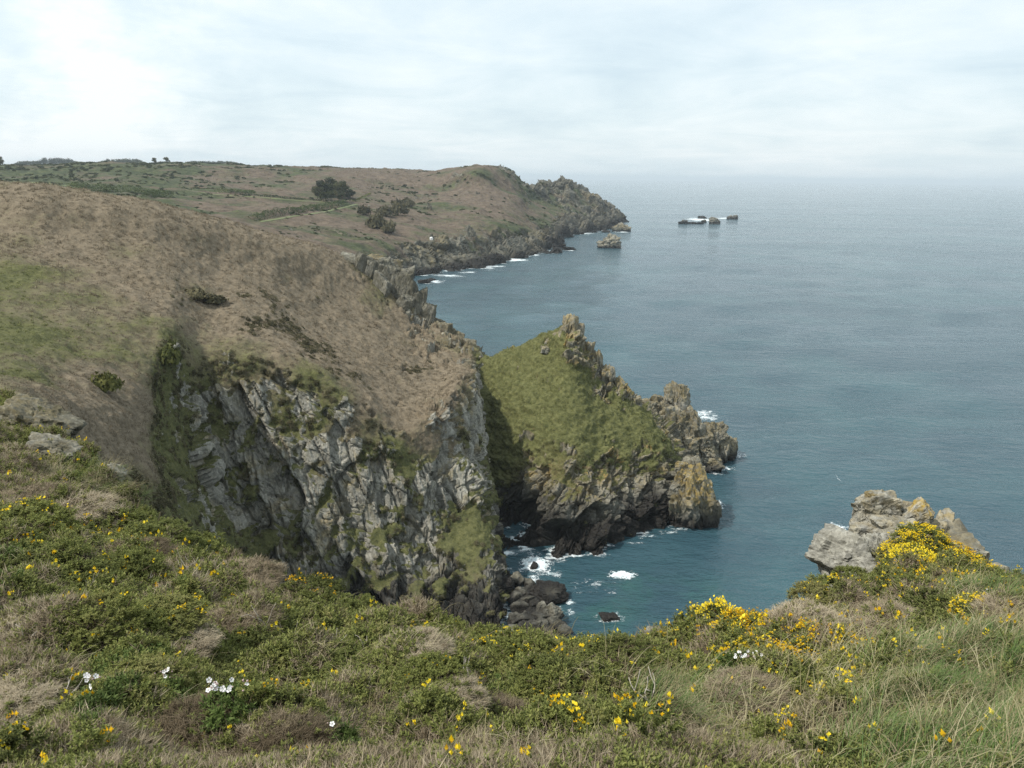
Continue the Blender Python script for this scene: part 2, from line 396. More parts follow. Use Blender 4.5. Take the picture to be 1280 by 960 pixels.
gn = [
 [.2]*2+[.25,.38,.55,.62,.55,.4,.3,.4,.4],[.2]*2+[.2,.32,.48,.58,.58,.35,.2,.4,.4],[.2]*2+[.1,.1,.3,.5,.45,.1,.15,.5,.5],[.2]*2+[.05,.1,.25,.45,.3,.1,.4,.7,.7],
 [.2]*2+[.05,.08,.2,.45,.75,.9,.9,.8,.8],[.2]*2+[.05,.05,.1,.25,.5,.7,.75,.7,.7],[.2]*2+[.05,.0,.05,.2,.42,.65,.7,.7,.5],[.3]*2+[.15,.0,.02,.05,.35,.6,.75,.7,.4],
 [.4]*2+[.4,.05,.0,.0,.3,.6,.7,.6,.3],[.5]*2+[.45,.3,.1,.0,.2,.55,.8,.5,.3],[.5]*2+[.35,.4,.25,.05,.3,.6,.85,.5,.2],[.5]*2+[.35,.5,.4,.3,.4,.6,.8,.4,.2],[.7]*2+[.7,.7,.8,.9,.9,.8,.7,.2,.2]]
rcnt = [8, 14, 40, 40, 34, 34, 76, 76, 76, 20]
ccnt = [20, 30, 30, 24, 34, 44, 50, 52, 44, 40, 34, 26]
G, at = loft(hillcols, rcnt, ccnt, {'rock': rk, 'green': gn})
N = grid_normals(G); p = G.reshape(-1, 3)
steep = 1 - np.clip(N[:, :, 2], 0, 1)
nz = fbm(p / 5.0, 4, 20).reshape(steep.shape); nz2 = fbm(rot_y(p, R(-24)) / np.array([1.6, 1.6, 5.5]), 4, 30).reshape(steep.shape)
at['rock'] = np.clip(at['rock'] + 0.46 * nz * (at['rock'] > 0.03) + 0.40 * nz2 * (at['rock'] > 0.05) - .04 * (at['rock'] > .4), 0, 1)
rm = sstep(0.36, 0.6, at['rock'])
zz = G[:, :, 2]
at['wet'] = sstep(8.0, 1.5, zz + 3 * nz) * (rm > 0.2)
at['yel'] = 0.35 * sstep(0.0, 0.6, fbm(p / 3.0, 3, 44).reshape(steep.shape))
at['green'] = np.clip(at['green'] + 0.30 * fbm(p / np.array([7, 12, 6]), 4, 61).reshape(steep.shape), 0, 1)
kk = 0.40 - 0.30 * sstep(-34, -8, p[:, 0])
q = np.stack([p[:, 0] + kk * p[:, 2], p[:, 1], p[:, 2]], 1)
d_rock = (blocks(q, (4.2, 6, 14), 2.0, 1, .2, .8) + blocks(q, (1.6, 2.4, 4.5), 0.75, 2, .3, .8) + blocks(q, (0.6, 0.8, 1.5), 0.17, 3, .4, .8)).reshape(steep.shape) - .6 * np.exp(-(perlin(q / np.array([2.6, 3.5, 15.0]), 90) / .045) ** 2).reshape(steep.shape) - .25 * np.exp(-(perlin(q / np.array([1.1, 1.5, 5.0]), 91) / .06) ** 2).reshape(steep.shape) + (saw(q, 3.4, 0.85, 80) + saw(q, 1.25, 0.18, 81)).reshape(steep.shape)
d_veg = (0.45 * fbm(p / 4.0, 4, 5) + 0.16 * fbm(p / 0.9, 3, 6)).reshape(steep.shape) + 0.3 * rm
d_gul = -1.4 * sstep(0.1, 0.5, np.abs(fbm(p / np.array([9, 9, 40]), 2, 70)).reshape(steep.shape)) * 0
disp = d_rock * rm + d_veg * (1 - rm)
fade = np.ones_like(disp); 
land('hill', None, G, at, disp * fade, M_HILL, 0.45)

# --- grassy point running out from the hill, with its cave and rock foot
pc = [
 [PZ(575,168,-3), PZ(585,152,10), P(596,446,143), P(590,470,135), P(590,500,129), P(592,540,124), P(599,590,119), P(611,640,113), PZ(634,103,0), PZ(636,100,-4)],
 [PZ(608,170,-3), PZ(610,155,10), P(614,446,139), P(611,478,132), P(611,520,126), P(615,572,120.5), P(622,615,117), P(632,652,113), PZ(648,104.5,0), PZ(650,101,-4)],
 [PZ(636,168,-3), PZ(638,152,12), P(648,434,137), P(641,472,129), P(641,522,122), P(646,578,117), P(653,612,115), P(659,648,113), PZ(664,107,0), PZ(665,104,-4)],
 [PZ(688,164,-3), PZ(690,148,16), P(690,416,135), P(684,460,127), P(684,520,119), P(688,572,113.5), P(688,615,110), P(686,660,107), PZ(688,103.5,0), PZ(690,101,-4)],
 [PZ(720,162,-3), PZ(720,146,18), P(713,408,133), P(712,455,126), P(715,520,118.5), P(719,568,112.5), P(721,618,109), P(721,662,106), PZ(722,103.5,0), PZ(722,101,-4)],
 [PZ(752,160,-3), PZ(750,145,15), P(742,452,132), P(745,490,126), P(750,530,120), P(754,572,115), P(757,618,111.5), P(757,656,108), PZ(757,105,0), PZ(757,102,-4)],
 [PZ(785,158,-3), PZ(780,144,12), P(772,484,131.5), P(777,505,127), P(782,535,122), P(789,570,117.8), P(791,608,115), P(791,638,113), PZ(791,110.5,0), PZ(791,108,-4)],
 [PZ(815,154,-3), PZ(812,142,9), P(803,510,131), P(812,525,127), P(820,545,123), P(826,573,120), P(829,603,118), P(828,632,116), PZ(828,114,0), PZ(828,111,-4)],
 [PZ(850,148,-3), PZ(848,140,6), P(834,545,130), P(841,560,127), P(845,577,125), P(847,595,123), P(846,612,121), P(843,630,119), PZ(841,117.5,0), PZ(840,115,-4)],
 [PZ(866,142,-4), PZ(863,137,1), P(856,578,131), P(858,590,129), P(859,600,127), P(859,610,125), P(857,620,123), P(853,630,121.5), PZ(850,120,-1), PZ(849,118,-4)],
]
prk = [[.8,.4,.1,0,0,0,.3,.8,1,1],[.8,.4,.1,0,0,.1,.5,.9,1,1],[.8,.5,.3,.08,.07,.3,.85,1,1,1],[.9,.6,.30,.12,.12,.48,.8,.9,1,1],[.9,.7,.8,.42,.13,.52,.82,.9,1,1],
       [.9,.8,.8,.35,.12,.52,.82,.9,1,1],[.9,.8,.75,.25,.15,.58,.85,.9,1,1],[1,.9,.6,.15,.15,.5,.8,.9,1,1],[1,1,.7,.45,.5,.7,.9,1,1,1],[1]*10]
pgn = [[.6,.6,.8,.8,.8,.75,.6,.3,.1,.1]]*2 + [[.5,.6,.85,.9,.9,.6,.3,.2,.1,.1]]*3 + [[.5,.5,.8,.9,.9,.55,.3,.2,.1,.1]]*3 + [[.3,.4,.6,.8,.7,.5,.3,.2,.1,.1]]*2
G, at = loft(pc, [8, 14, 36, 50, 46, 50, 50, 40, 12], [26, 40, 56, 36, 42, 44, 38, 36, 20], {'rock': prk, 'green': pgn})
N = grid_normals(G); p = G.reshape(-1, 3); sh = G.shape[:2]
nz = fbm(p / 4.0, 4, 120).reshape(sh); nz2 = fbm(rot_y(p, R(-28)) / np.array([1.0, 1.2, 4.0]), 4, 130).reshape(sh)
at['rock'] = np.clip(at['rock'] + 0.42 * nz * (at['rock'] > 0.06) + 0.22 * nz2 * (at['rock'] > 0.06), 0, 1)
rm = sstep(0.38, 0.6, at['rock']); zz = G[:, :, 2]
at['wet'] = sstep(8.0, 2.2, zz + 3.0 * nz) * (rm > 0.1) * sstep(172, 120, G[:, :, 1])
at['yel'] = np.clip(0.25 + 0.6 * sstep(-0.1, 0.6, fbm(p / 3.0, 3, 144).reshape(sh)), 0, 1) * sstep(4, 9, zz)
at['old'] = np.full(sh, 0.45)
at['green'] = np.clip(at['green'] + 0.25 * fbm(p / 5.0, 4, 161).reshape(sh), 0, 1)
q = rot_y(p, R(-28))
d_rock = (blocks(q, (3.6, 4.5, 9), 1.8, 11) + blocks(q, (1.5, 1.8, 3.6), 0.8, 12) + blocks(q, (0.6, 0.7, 1.2), 0.30, 13) + saw(q, 3.0, 1.0, 82) + saw(q, 1.1, .35, 83)).reshape(sh)
d_veg = (0.5 * fbm(p / np.array([3.2, 3.2, 1.6]), 4, 105) + 0.26 * fbm(p / np.array([1.1, 1.1, .6]), 3, 106)).reshape(sh)
land('grassy_point', None, G, at, d_rock * rm + d_veg * (1 - rm), M_PROM, 0.3)

# --- far headland
hc = [
 [PZ(-400,2300,62), P(-400,205,850), P(-400,225,600), P(-400,240,450), P(-400,262,330), PZ(-400,250,30), PZ(-400,220,26), PZ(-400,200,22), PZ(-400,190,15)],
 [PZ(0,2300,62), P(0,207,900), P(0,222,640), P(0,236,480), P(0,258,350), PZ(0,270,30), PZ(0,235,26), PZ(0,210,22), PZ(0,200,15)],
 [PZ(150,2300,62), P(150,204,920), P(150,220,680), P(150,240,500), P(150,262,400), P(150,285,330), PZ(150,280,24), PZ(150,250,20), PZ(150,230,12)],
 [PZ(300,2300,60), P(300,207,950), P(300,225,720), P(300,245,560), P(300,265,460), P(300,290,380), PZ(300,330,22), PZ(300,290,15), PZ(300,260,5)],
 [PZ(420,2300,58), P(420,210,980), P(420,232,720), P(420,253,570), P(420,278,470), P(430,305,400), PZ(440,350,10), PZ(450,320,3), PZ(450,300,-6)],
 [PZ(520,1900,60), P(500,213,960), P(500,238,740), P(500,262,590), P(500,285,500), P(500,303,450), P(503,325,428), PZ(508,405,0), PZ(505,395,-6)],
 [PZ(575,1800,40), P(545,214,930), P(545,240,750), P(545,262,620), P(545,285,530), P(545,301,482), P(548,320,466), PZ(550,448,0), PZ(550,440,-6)],
 [PZ(640,1700,20), P(600,209,880), P(600,238,740), P(600,260,640), P(600,282,560), P(600,296,522), P(603,313,508), PZ(605,480,0), PZ(605,470,-6)],
 [PZ(660,1300,-3), P(634,213,880), P(640,242,770), P(640,262,680), P(640,278,610), P(643,292,572), P(648,307,555), PZ(655,536,0), PZ(655,525,-6)],
 [PZ(680,1250,-3), P(661,234,880), P(665,250,820), P(668,265,760), P(675,280,690), P(680,292,650), P(688,302,635), PZ(702,607,0), PZ(704,598,-6)],
 [PZ(700,1200,-3), P(688,227,930), P(690,245,880), P(692,260,830), P(695,273,780), P(697,282,755), P(699,289,738), PZ(700,720,0), PZ(700,710,-6)],
 [PZ(725,1150,-3), P(711,225,950), P(715,245,910), P(718,262,870), P(722,274,835), P(725,281,815), P(728,286,800), PZ(730,782,0), PZ(730,772,-6)],
 [PZ(752,1100,-3), P(741,247,965), P(745,258,940), P(748,267,915), P(750,274,893), P(752,279,875), P(754,284,855), PZ(755,836,0), PZ(755,826,-6)],
 [PZ(776,1050,-3), P(765,260,975), P(767,265,965), P(769,270,955), P(770,274,945), P(771,278,935), P(772,281,925), PZ(773,912,0), PZ(773,900,-6)],
 [PZ(782,1020,-6), PZ(778,985,1), PZ(778,975,2), PZ(778,968,2), PZ(778,960,2), PZ(778,950,1), PZ(778,940,0), PZ(778,925,-2), PZ(778,915,-6)],
]
hrk = [[0]*9]*4 + [[0,0,0,0,.1,.2,.5,.7,1],[0,0,0,.1,.15,.35,.8,1,1],[0,0.1,.1,.15,.15,.45,.85,1,1],[0,.3,.2,.2,.15,.45,.85,1,1],[.3,.5,.2,.1,.2,.6,.85,1,1],
       [.5,.55,.3,.15,.3,.65,.85,1,1],[.6,.75,.4,.3,.5,.7,.9,1,1],[.7,.8,.5,.45,.6,.75,.9,1,1],[.8,.8,.7,.65,.7,.8,.9,1,1],[1,.9,.85,.85,.85,.9,1,1,1],[1]*9]
hgn = [[.8,.75,.7,.6,.5,.5,.5,.5,.5]]*2 + [[.7,.7,.55,.6,.5,.5,.5,.5,.5]] + [[.6,.45,.35,.4,.25,.3,.3,.3,.3]] + [[.4,.2,.2,.35,.25,.3,.3,.2,.2]] + [[.3,.12,.15,.3,.25,.3,.3,.2,.2]]*2 + \
      [[.3,.3,.1,.1,.25,.35,.4,.2,.2]] + [[.4,.5,.25,.2,.35,.5,.4,.2,.2]] + [[.6,.7,.55,.5,.5,.5,.4,.2,.2]]*2 + [[.5,.5,.55,.5,.5,.4,.3,.2,.2]] + [[.3]*9]*3
G, at = loft(hc, [10, 60, 60, 50, 46, 44, 36, 8], [10, 26, 40, 40, 36, 36, 44, 40, 40, 34, 36, 40, 34, 14], {'rock': hrk, 'green': hgn})
p = G.reshape(-1, 3); sh = G.shape[:2]
nz = fbm(p / 35.0, 4, 220).reshape(sh); nz2 = fbm(rot_y(p, R(20)) / np.array([9, 9, 24]), 4, 230).reshape(sh)
at['rock'] = np.clip(at['rock'] + 0.35 * nz * (at['rock'] > 0.03) + 0.3 * nz2 * (at['rock'] > 0.03), 0, 1)
rm = sstep(0.42, 0.62, at['rock']); zz = G[:, :, 2]
at['wet'] = sstep(7.0, 2.0, zz + 3 * nz) * (rm > 0.1)
at['yel'] = 0.25 * sstep(0, 0.6, fbm(p / 20.0, 3, 244).reshape(sh))
at['old'] = np.full(sh, 0.85)
at['green'] = np.clip(at['green'] + 0.5 * fbm(p / np.array([40, 26, 40]), 5, 261, 0.6).reshape(sh), 0, 1)
q = rot_y(p, R(15))
dist_f = np.clip(G[:, :, 1] / 900.0, 0.4, 1.0)
d_rock = (blocks(q, (16, 22, 26), 8.0, 21) + blocks(q, (7, 9, 11), 3.8, 22) + blocks(q, (3, 3.5, 4.5), 1.6, 23)).reshape(sh) * dist_f
d_veg = (2.6 * fbm(p / 45.0, 4, 205) + 0.9 * fbm(p / 9.0, 3, 206)).reshape(sh) * sstep(1700, 1000, G[:, :, 1])
fade = np.ones(sh); fade[-30:, :] *= 1
land('headland', None, G, at, d_rock * rm + d_veg * (1 - rm), M_HEAD)

# --- the ground under our feet, sloping to the cliff edge
fgv = {
 -500: [(960,2.3),(870,3.4),(780,5.0),(700,7.0),(640,9.0),(590,11),(550,13),(515,16),(480,19)],
 -150: [(960,2.2),(875,3.3),(790,4.9),(710,6.9),(640,9.3),(595,11.2),(555,13.2),(518,16),(478,19)],
 0:   [(960,2.2),(880,3.2),(800,4.8),(725,6.7),(655,9.2),(610,11.1),(565,13.2),(525,16),(488,19)],
 100: [(960,2.2),(880,3.2),(805,4.7),(740,6.4),(685,8.3),(645,10.2),(605,12.3),(575,14.3),(556,16.3)],
 200: [(960,2.2),(890,3.1),(825,4.4),(770,5.9),(725,7.6),(697,8.8),(675,10.1),(662,11.3),(653,12.6)],
 300: [(960,2.2),(900,2.95),(845,4.2),(800,5.5),(765,6.9),(740,7.9),(723,8.9),(714,9.7),(707,10.5)],
 450: [(960,2.1),(905,2.8),(866,3.8),(830,4.9),(799,6.3),(780,7.4),(766,8.3),(757,9.1),(752,9.7)],
 600: [(960,2.1),(912,2.7),(876,3.55),(850,4.5),(828,5.7),(812,6.8),(800,7.7),(793,8.4),(788,8.9)],
 720: [(960,2.1),(912,2.7),(880,3.45),(858,4.25),(840,5.1),(827,6.0),(816,6.9),(808,7.6),(803,8.1)],
 850: [(960,2.1),(907,2.8),(870,3.65),(843,4.6),(822,5.7),(808,6.6),(797,7.3),(789,7.8),(784,8.2)],
 980: [(960,2.1),(902,2.8),(860,3.7),(832,4.75),(810,5.9),(796,6.9),(786,7.7),(781,8.2),(777,8.6)],
 1080:[(960,2.1),(892,2.9),(846,4.0),(813,5.2),(790,6.7),(776,7.9),(765,8.9),(755,9.9),(740,11.4)],
 1160:[(960,2.0),(882,2.9),(836,4.0),(803,5.2),(780,6.7),(756,8.4),(736,9.9),(712,11.9),(690,14.0)],
 1240:[(960,1.9),(872,2.9),(820,4.1),(792,5.3),(769,6.7),(754,7.9),(744,8.9),(737,9.9),(729,10.9)],
 1310:[(960,1.9),(862,2.9),(804,4.2),(777,5.4),(758,6.7),(748,7.6),(738,8.5),(730,9.3),(723,10.1)],
 1750:[(960,2.0),(870,3.0),(800,4.3),(765,5.6),(740,6.9),(730,7.9),(720,8.9),(712,9.9),(705,10.9)],
}
fc = []
for u_, vs in fgv.items():
    c = [np.array([(u_ - 640) / 1000 * 5, -4.0, 50.7]), np.array([(u_ - 640) / 1000 * 2.4, 0.2, 50.45]), P(640 + (u_ - 640) * 1.0, 1150, 1.4)]
    c += [P(u_, v_, D_) for v_, D_ in vs]
    last = c[-1]; k_ = last[0] / last[1]
    dn = 1.0 if u_ < 250 else 1.0
    for dD, dz in ((1.5, 2.2), (5, 8.5), (14, 22), (32, 46 if u_ > 250 else 26)):
        zb = max(last[2] - dz, -3.0)
        c.append(np.array([k_ * (last[1] + dD * (0.55 if u_ < 250 else 1)), last[1] + dD * (0.55 if u_ < 250 else 1), zb]))
    fc.append(c)
nr_ = len(fc[0])
G, at = loft(fc, [6, 10, 16, 30, 30, 30, 26, 26, 22, 22, 24, 22, 10, 8, 8], [12, 30, 22, 24, 24, 36, 36, 30, 32, 32, 26, 24, 24, 20, 20], {'rock': [[0]*nr_]*len(fc)})
G = G[::-1].copy(); at = {k: a[::-1].copy() for k, a in at.items()}
p = G.reshape(-1, 3); sh = G.shape[:2]
pu, pv, pw = project(p)
lump = fbm(p / 1.1, 3, 301); lum2 = fbm(p / 0.38, 2, 305)
f1, f2, cid, cc = worley(p / np.array([0.72, 0.72, 0.65]), 310)
dome = np.clip(0.62 - f1, 0, 1) / 0.62
far_ = sstep(1.6, 4.5, np.maximum(pw, 0))
dz = (0.12 * lump + 0.05 * lum2 + 0.40 * (dome - 0.65)) * far_ * sstep(40, 20, np.maximum(pw, 0))
at['green'] = np.zeros(sh); 
land('ground', None, G, at, dz.reshape(sh), M_SOIL)

# ------------------------------------------------------------------ the sea
def sea_material():
    nt = NT('sea_water'); pos = nt.pos()
    big = nt.noise(0.006, 4, 0.6, pos); mid = nt.noise(0.035, 5, 0.6, pos, 0.6)
    patch = nt.rng(nt.math('ADD', nt.math('MULTIPLY', big, 0.5), nt.math('MULTIPLY', mid, 0.5)), 0.46, 0.66)
    c = nt.mix(patch, (0.028, 0.066, 0.084), (0.038, 0.098, 0.110))
    c = nt.mix(nt.math('MULTIPLY', nt.attr('shoal'), nt.rng(nt.noise(0.16, 5, 0.6, pos, 0.5), 0.42, 0.6)), c, (0.030, 0.105, 0.082))
    a = nt.n('ShaderNodeMapping', {'Vector': pos, 'Scale': (0.35, 0.85, 1), 'Rotation': (0, 0, R(14))}).outputs[0]
    w1 = nt.noise(0.55, 4, 0.6, a, 0.3); w2 = nt.noise(2.1, 3, 0.6, a, 0.2)
    h = nt.math('ADD', nt.math('MULTIPLY', w1, 1.0), nt.math('ADD', nt.math('MULTIPLY', w2, 0.36), nt.math('MULTIPLY', nt.noise(6.0, 3, 0.6, a), 0.10)))
    gust = nt.rng(nt.noise(0.012, 3, 0.5, a), 0.35, 0.65, 0.75, 1.0)
    nt.b.inputs['IOR'].default_value = 1.33
    st = nt.n('ShaderNodeMapping', {'Vector': pos, 'Scale': (0.004, 0.02, 1), 'Rotation': (0, 0, R(8))}).outputs[0]
    return nt.done(c, nt.rng(nt.noise(1.0, 5, 0.6, st, .4), .35, .65, .08, .17), nt.bump(h, 0.8, gust), 0.5)
M_SEA = sea_material()
nr, nc = 620, 560
rad = 30.0 * (28000.0 / 30.0) ** (np.linspace(0, 1, nr) ** 1.0)
az = np.linspace(R(-60), R(60), nc)
RR, AA = np.meshgrid(rad, az, indexing='ij')
X, Y = RR * np.sin(AA), RR * np.cos(AA) - 10
Z = np.zeros_like(X)
for k in range(14):
    lam = 3.0 * 1.35 ** k * 0.8; th = R(-35 + 70 * _RND[k]) + R(180)
    amp = 0.010 * lam ** 0.9 * (0.6 + 0.6 * _RND[k + 40])
    kx, ky = math.sin(th), math.cos(th)
    ok = np.clip(lam / (RR * 0.011 * 3.5) - 0.5, 0, 1)
    Z += min(amp, 0.12) * ok * np.sin(2 * math.pi / lam * (kx * X + ky * Y) + 6.28 * _RND[k + 80] + 1.5 * np.sin(X / (lam * 3.1)))
# a closed disc: a coarse ring carries the water round behind the camera
V = np.stack([X, Y, Z], -1).reshape(-1, 3)
me = mesh_np('sea', V, grid_faces(nr, nc)[:, ::-1])
uu, vv, ww = project(V)
sho = np.exp(-(((uu - 730) / 70) ** 2 + ((vv - 770) / 40) ** 2)) + np.exp(-(((uu - 860) / 50) ** 2 + ((vv - 742) / 16) ** 2)) + np.exp(-(((uu - 790) / 50) ** 2 + ((vv - 725) / 14) ** 2)) * .6
set_attr(me, 'shoal', np.clip(sho * .6, 0, 1))
sea = link_mesh('sea', me, M_SEA); sea['kind'] = 'structure'
# ------------------------------------------------------------------ plants: small meshes that the mats and bushes are made of
def tri_mesh(name, V, T, tip=None, mats=(), midx=None):
    me = mesh_np(name, V, T, False)
    if tip is not None: set_attr(me, 'tip', tip)
    for m in mats: me.materials.append(m)
    if midx is not None: me.polygons.foreach_set('material_index', np.asarray(midx, np.int32))
    return me
def leaf_mat(name, pts, tipcol=None, rough=0.75, trans=0.25, inst=True, var=0.5, spread=3.0):
    nt = NT(name)
    rnd = nt.n('ShaderNodeObjectInfo').outputs['Random']
    pos = nt.pos()
    big = nt.noise(spread, 3, 0.6, pos)
    big = nt.math('ADD', nt.math('MULTIPLY', big, .55), nt.math('MULTIPLY', nt.noise(spread * .18, 3, 0.6, pos), .45))
    f = nt.math('ADD', nt.math('MULTIPLY', rnd, var), nt.math('MULTIPLY', nt.rng(big, .25, .75), 1 - var))
    c = nt.ramp(f, pts)
    if tipcol is not None:
        c = nt.mix(nt.math('MULTIPLY', nt.attr('tip'), 0.75), c, tipcol)
    m = nt.done(c, rough, None, 0.2)
    tr = nt.n('ShaderNodeBsdfTranslucent'); nt.i(tr.inputs['Color'], c)
    mxs = nt.n('ShaderNodeMixShader', {0: trans, 1: nt.b.outputs[0], 2: tr.outputs[0]})
    nt.t.links.new(mxs.outputs[0], nt.out.inputs['Surface'])
    return m
M_GORSE = leaf_mat('gorse_spines', [(0.22, (0.030, 0.040, 0.012)), (0.42, (0.084, 0.104, 0.027)), (0.60, (0.142, 0.162, 0.042)), (0.78, (0.22, 0.195, 0.085))], (0.40, 0.41, 0.125))
M_GREEN2 = leaf_mat('fresh_green_leaves', [(0.25, (0.040, 0.065, 0.014)), (0.5, (0.090, 0.135, 0.032)), (0.75, (0.150, 0.190, 0.055))], (0.20, 0.25, 0.08))
M_BROWN = leaf_mat('dry_heather_twigs', [(0.25, (0.130, 0.100, 0.062)), (0.5, (0.285, 0.230, 0.155)), (0.75, (0.42, 0.355, 0.25))], None, 0.85, 0.15)
M_STRAW = leaf_mat('dry_grass_blades', [(0.25, (0.14, 0.115, 0.055)), (0.5, (0.27, 0.235, 0.125)), (0.75, (0.40, 0.36, 0.22))], None, 0.8, 0.2)
M_GRASS = leaf_mat('green_grass_blades', [(0.25, (0.055, 0.095, 0.022)), (0.5, (0.115, 0.172, 0.048)), (0.75, (0.19, 0.24, 0.088))], None, 0.6, 0.3)
M_BRACK = leaf_mat('dead_bracken', [(0.22, (0.135, 0.107, 0.071)), (0.5, (0.200, 0.163, 0.110)), (0.78, (0.27, 0.225, 0.155))], None, 0.9, 0.1, spread=0.5)
M_TURF = leaf_mat('rough_turf', [(0.25, (0.090, 0.098, 0.034)), (0.5, (0.158, 0.168, 0.058)), (0.75, (0.24, 0.24, 0.095))], None, 0.85, 0.15, spread=0.5)
M_SCRUB = leaf_mat('dark_scrub', [(0.25, (0.018, 0.024, 0.009)), (0.5, (0.042, 0.050, 0.018)), (0.75, (0.085, 0.085, 0.036))], None, 0.85, 0.1, spread=0.4)
M_RIM = leaf_mat('rim_heather', [(0.25, (0.058, 0.053, 0.027)), (0.5, (0.105, 0.094, 0.050)), (0.75, (0.16, 0.14, 0.08))], None, 0.85, 0.1, spread=0.5)
def flower_material():
    nt = NT('gorse_petals'); rnd = nt.n('ShaderNodeObjectInfo').outputs['Random']
    t = nt.math('ADD', nt.math('MULTIPLY', rnd, 0.4), nt.math('MULTIPLY', nt.noise(60, 2, 0.5, nt.pos()), 0.6))
    c = nt.ramp(t, [(0.3, (0.62, 0.36, 0.010)), (0.45, (0.80, 0.56, 0.012)), (0.7, (0.88, 0.72, 0.05))])
    m = nt.done(c, 0.6, None, 0.2)
    tr = nt.n('ShaderNodeBsdfTranslucent'); nt.i(tr.inputs['Color'], c)
    mxs = nt.n('ShaderNodeMixShader', {0: 0.3, 1: nt.b.outputs[0], 2: tr.outputs[0]}); nt.t.links.new(mxs.outputs[0], nt.out.inputs['Surface'])
    return m
M_FLOWER = flower_material()
def plain(name, c, rough=0.7, spec=0.2, bump=None):
    nt = NT(name); t = nt.noise(bump or 20, 4, 0.6, nt.pos())
    col = nt.mix(nt.rng(t, 0.3, 0.7), tuple(x * 0.72 for x in c), tuple(min(1, x * 1.15) for x in c))
    return nt.done(col, rough, nt.bump(t, 0.004), spec)
M_WHITE = plain('white_petals', (0.80, 0.79, 0.78)); M_CALYX = plain('pinkish_buds', (0.45, 0.33, 0.30)); M_DEADWOOD = plain('bleached_twig', (0.42, 0.38, 0.32))
M_STEM = plain('brown_stem', (0.10, 0.075, 0.045)); M_BARK = plain('tree_bark', (0.09, 0.075, 0.06), bump=3)

def spines(rng, n, length, w, stem_h, up=0.5, jitter=0.3):
    """n thin triangles set spirally round an upright stem"""
    V, T, tip = [], [], []
    for k in range(n):
        t = (k + 0.5) / n; a = 2.4 * k + rng.uniform(-.3, .3)
        b = np.array([0, 0, stem_h * t]) + rng.normal(size=3) * 0.004 * stem_h / 0.09
        el = up + rng.uniform(-jitter, jitter) + 0.9 * max(0, t - 0.7)
        d = np.array([math.cos(a) * math.cos(el), math.sin(a) * math.cos(el), math.sin(el)])
        s = np.array([-math.sin(a), math.cos(a), rng.uniform(-.4, .4)]); s /= np.linalg.norm(s)
        L = length * rng.uniform(0.7, 1.15) * (1.1 - 0.4 * t)
        i = len(V); V += [b - s * w / 2, b + s * w / 2, b + d * L]; T.append((i, i + 1, i + 2)); tip += [0, 0, 0.35 + 0.65 * t]
    return V, T, tip
def blade(rng, base, yaw, length, w, bend, segs=3, lean0=0.15):
    V, T = [], []
    pos = np.array(base, float); el = math.pi / 2 - lean0
    side = np.array([-math.sin(yaw), math.cos(yaw), 0.0]); i0 = 0
    for k in range(segs + 1):
        ww = w * (1 - k / segs) ** 0.7
        if k < segs: V += [pos - side * ww / 2, pos + side * ww / 2]
        else: V.append(pos.copy())
        d = np.array([math.cos(yaw) * math.cos(el), math.sin(yaw) * math.cos(el), math.sin(el)])
        pos = pos + d * length / segs; el -= bend / segs
    for k in range(segs - 1):
        a = 2 * k; T += [(a, a + 1, a + 3), (a, a + 3, a + 2)]
    a = 2 * (segs - 1); T.append((a, a + 1, a + 2))
    return V, T
def cat(parts):
    V, T, tip = [], [], []
    for p_ in parts:
        o = len(V); V += list(p_[0]); T += [tuple(i + o for i in t) for t in p_[1]]
        tip += list(p_[2]) if len(p_) > 2 else [0.5] * len(p_[0])
    return np.array(V), np.array(T), np.array(tip)
def proto_sprig(seed, mat, n=24, L=0.022, w=0.0095, h=0.072, up=0.6):
    rng = np.random.default_rng(seed)
    parts = [spines(rng, n, L, w, h, up)]
    for k in range(3):                         # side shoots
        V, T, tip = spines(rng, n // 2, L * 0.85, w, h * 0.55, up)
        a = rng.uniform(0, 6.28); V = np.array(V) @ np.array(Matrix.Rotation(0.8, 3, Vector((math.cos(a), math.sin(a), 0)))).T
        parts.append((V + np.array([0, 0, h * 0.3]), T, tip))
    V, T, tip = cat(parts)
    return tri_mesh('sprig', V, T, tip, [mat])
def proto_twigs(seed, mat, n=16, L=0.11, spread=0.9, w=0.004):
    rng = np.random.default_rng(seed); parts = []
    for k in range(n):
        yaw = rng.uniform(0, 6.28); lean = rng.uniform(0.1, spread)
        parts.append(blade(rng, rng.normal(size=3) * np.array([.012, .012, 0]), yaw, L * rng.uniform(.6, 1.1), w, rng.uniform(-.5, .8), 2, lean))
        if k % 2 == 0:
            parts.append(blade(rng, rng.normal(size=3) * np.array([.02, .02, .0]) + [0, 0, L * .4], yaw + rng.uniform(-1, 1), L * .6, w, rng.uniform(-.5, .5), 2, lean + .5))
    V, T, tip = cat(parts); return tri_mesh('twigs', V, T, tip, [mat])
def proto_grass(seed, mat, n=18, L=0.25, w=0.005, wind=None, bend=1.0, r=0.04, segs=4, lean=0.5):
    rng = np.random.default_rng(seed); parts = []
    for k in range(n):
        yaw = rng.uniform(0, 6.28) if wind is None else wind + rng.normal() * 0.45
        parts.append(blade(rng, rng.normal(size=3) * np.array([r, r, 0]), yaw, L * rng.uniform(.5, 1.15), w, bend * rng.uniform(.3, 1.3), segs, rng.uniform(0.05, lean)))
    V, T, tip = cat(parts); return tri_mesh('grass_tuft', V, T, tip, [mat])
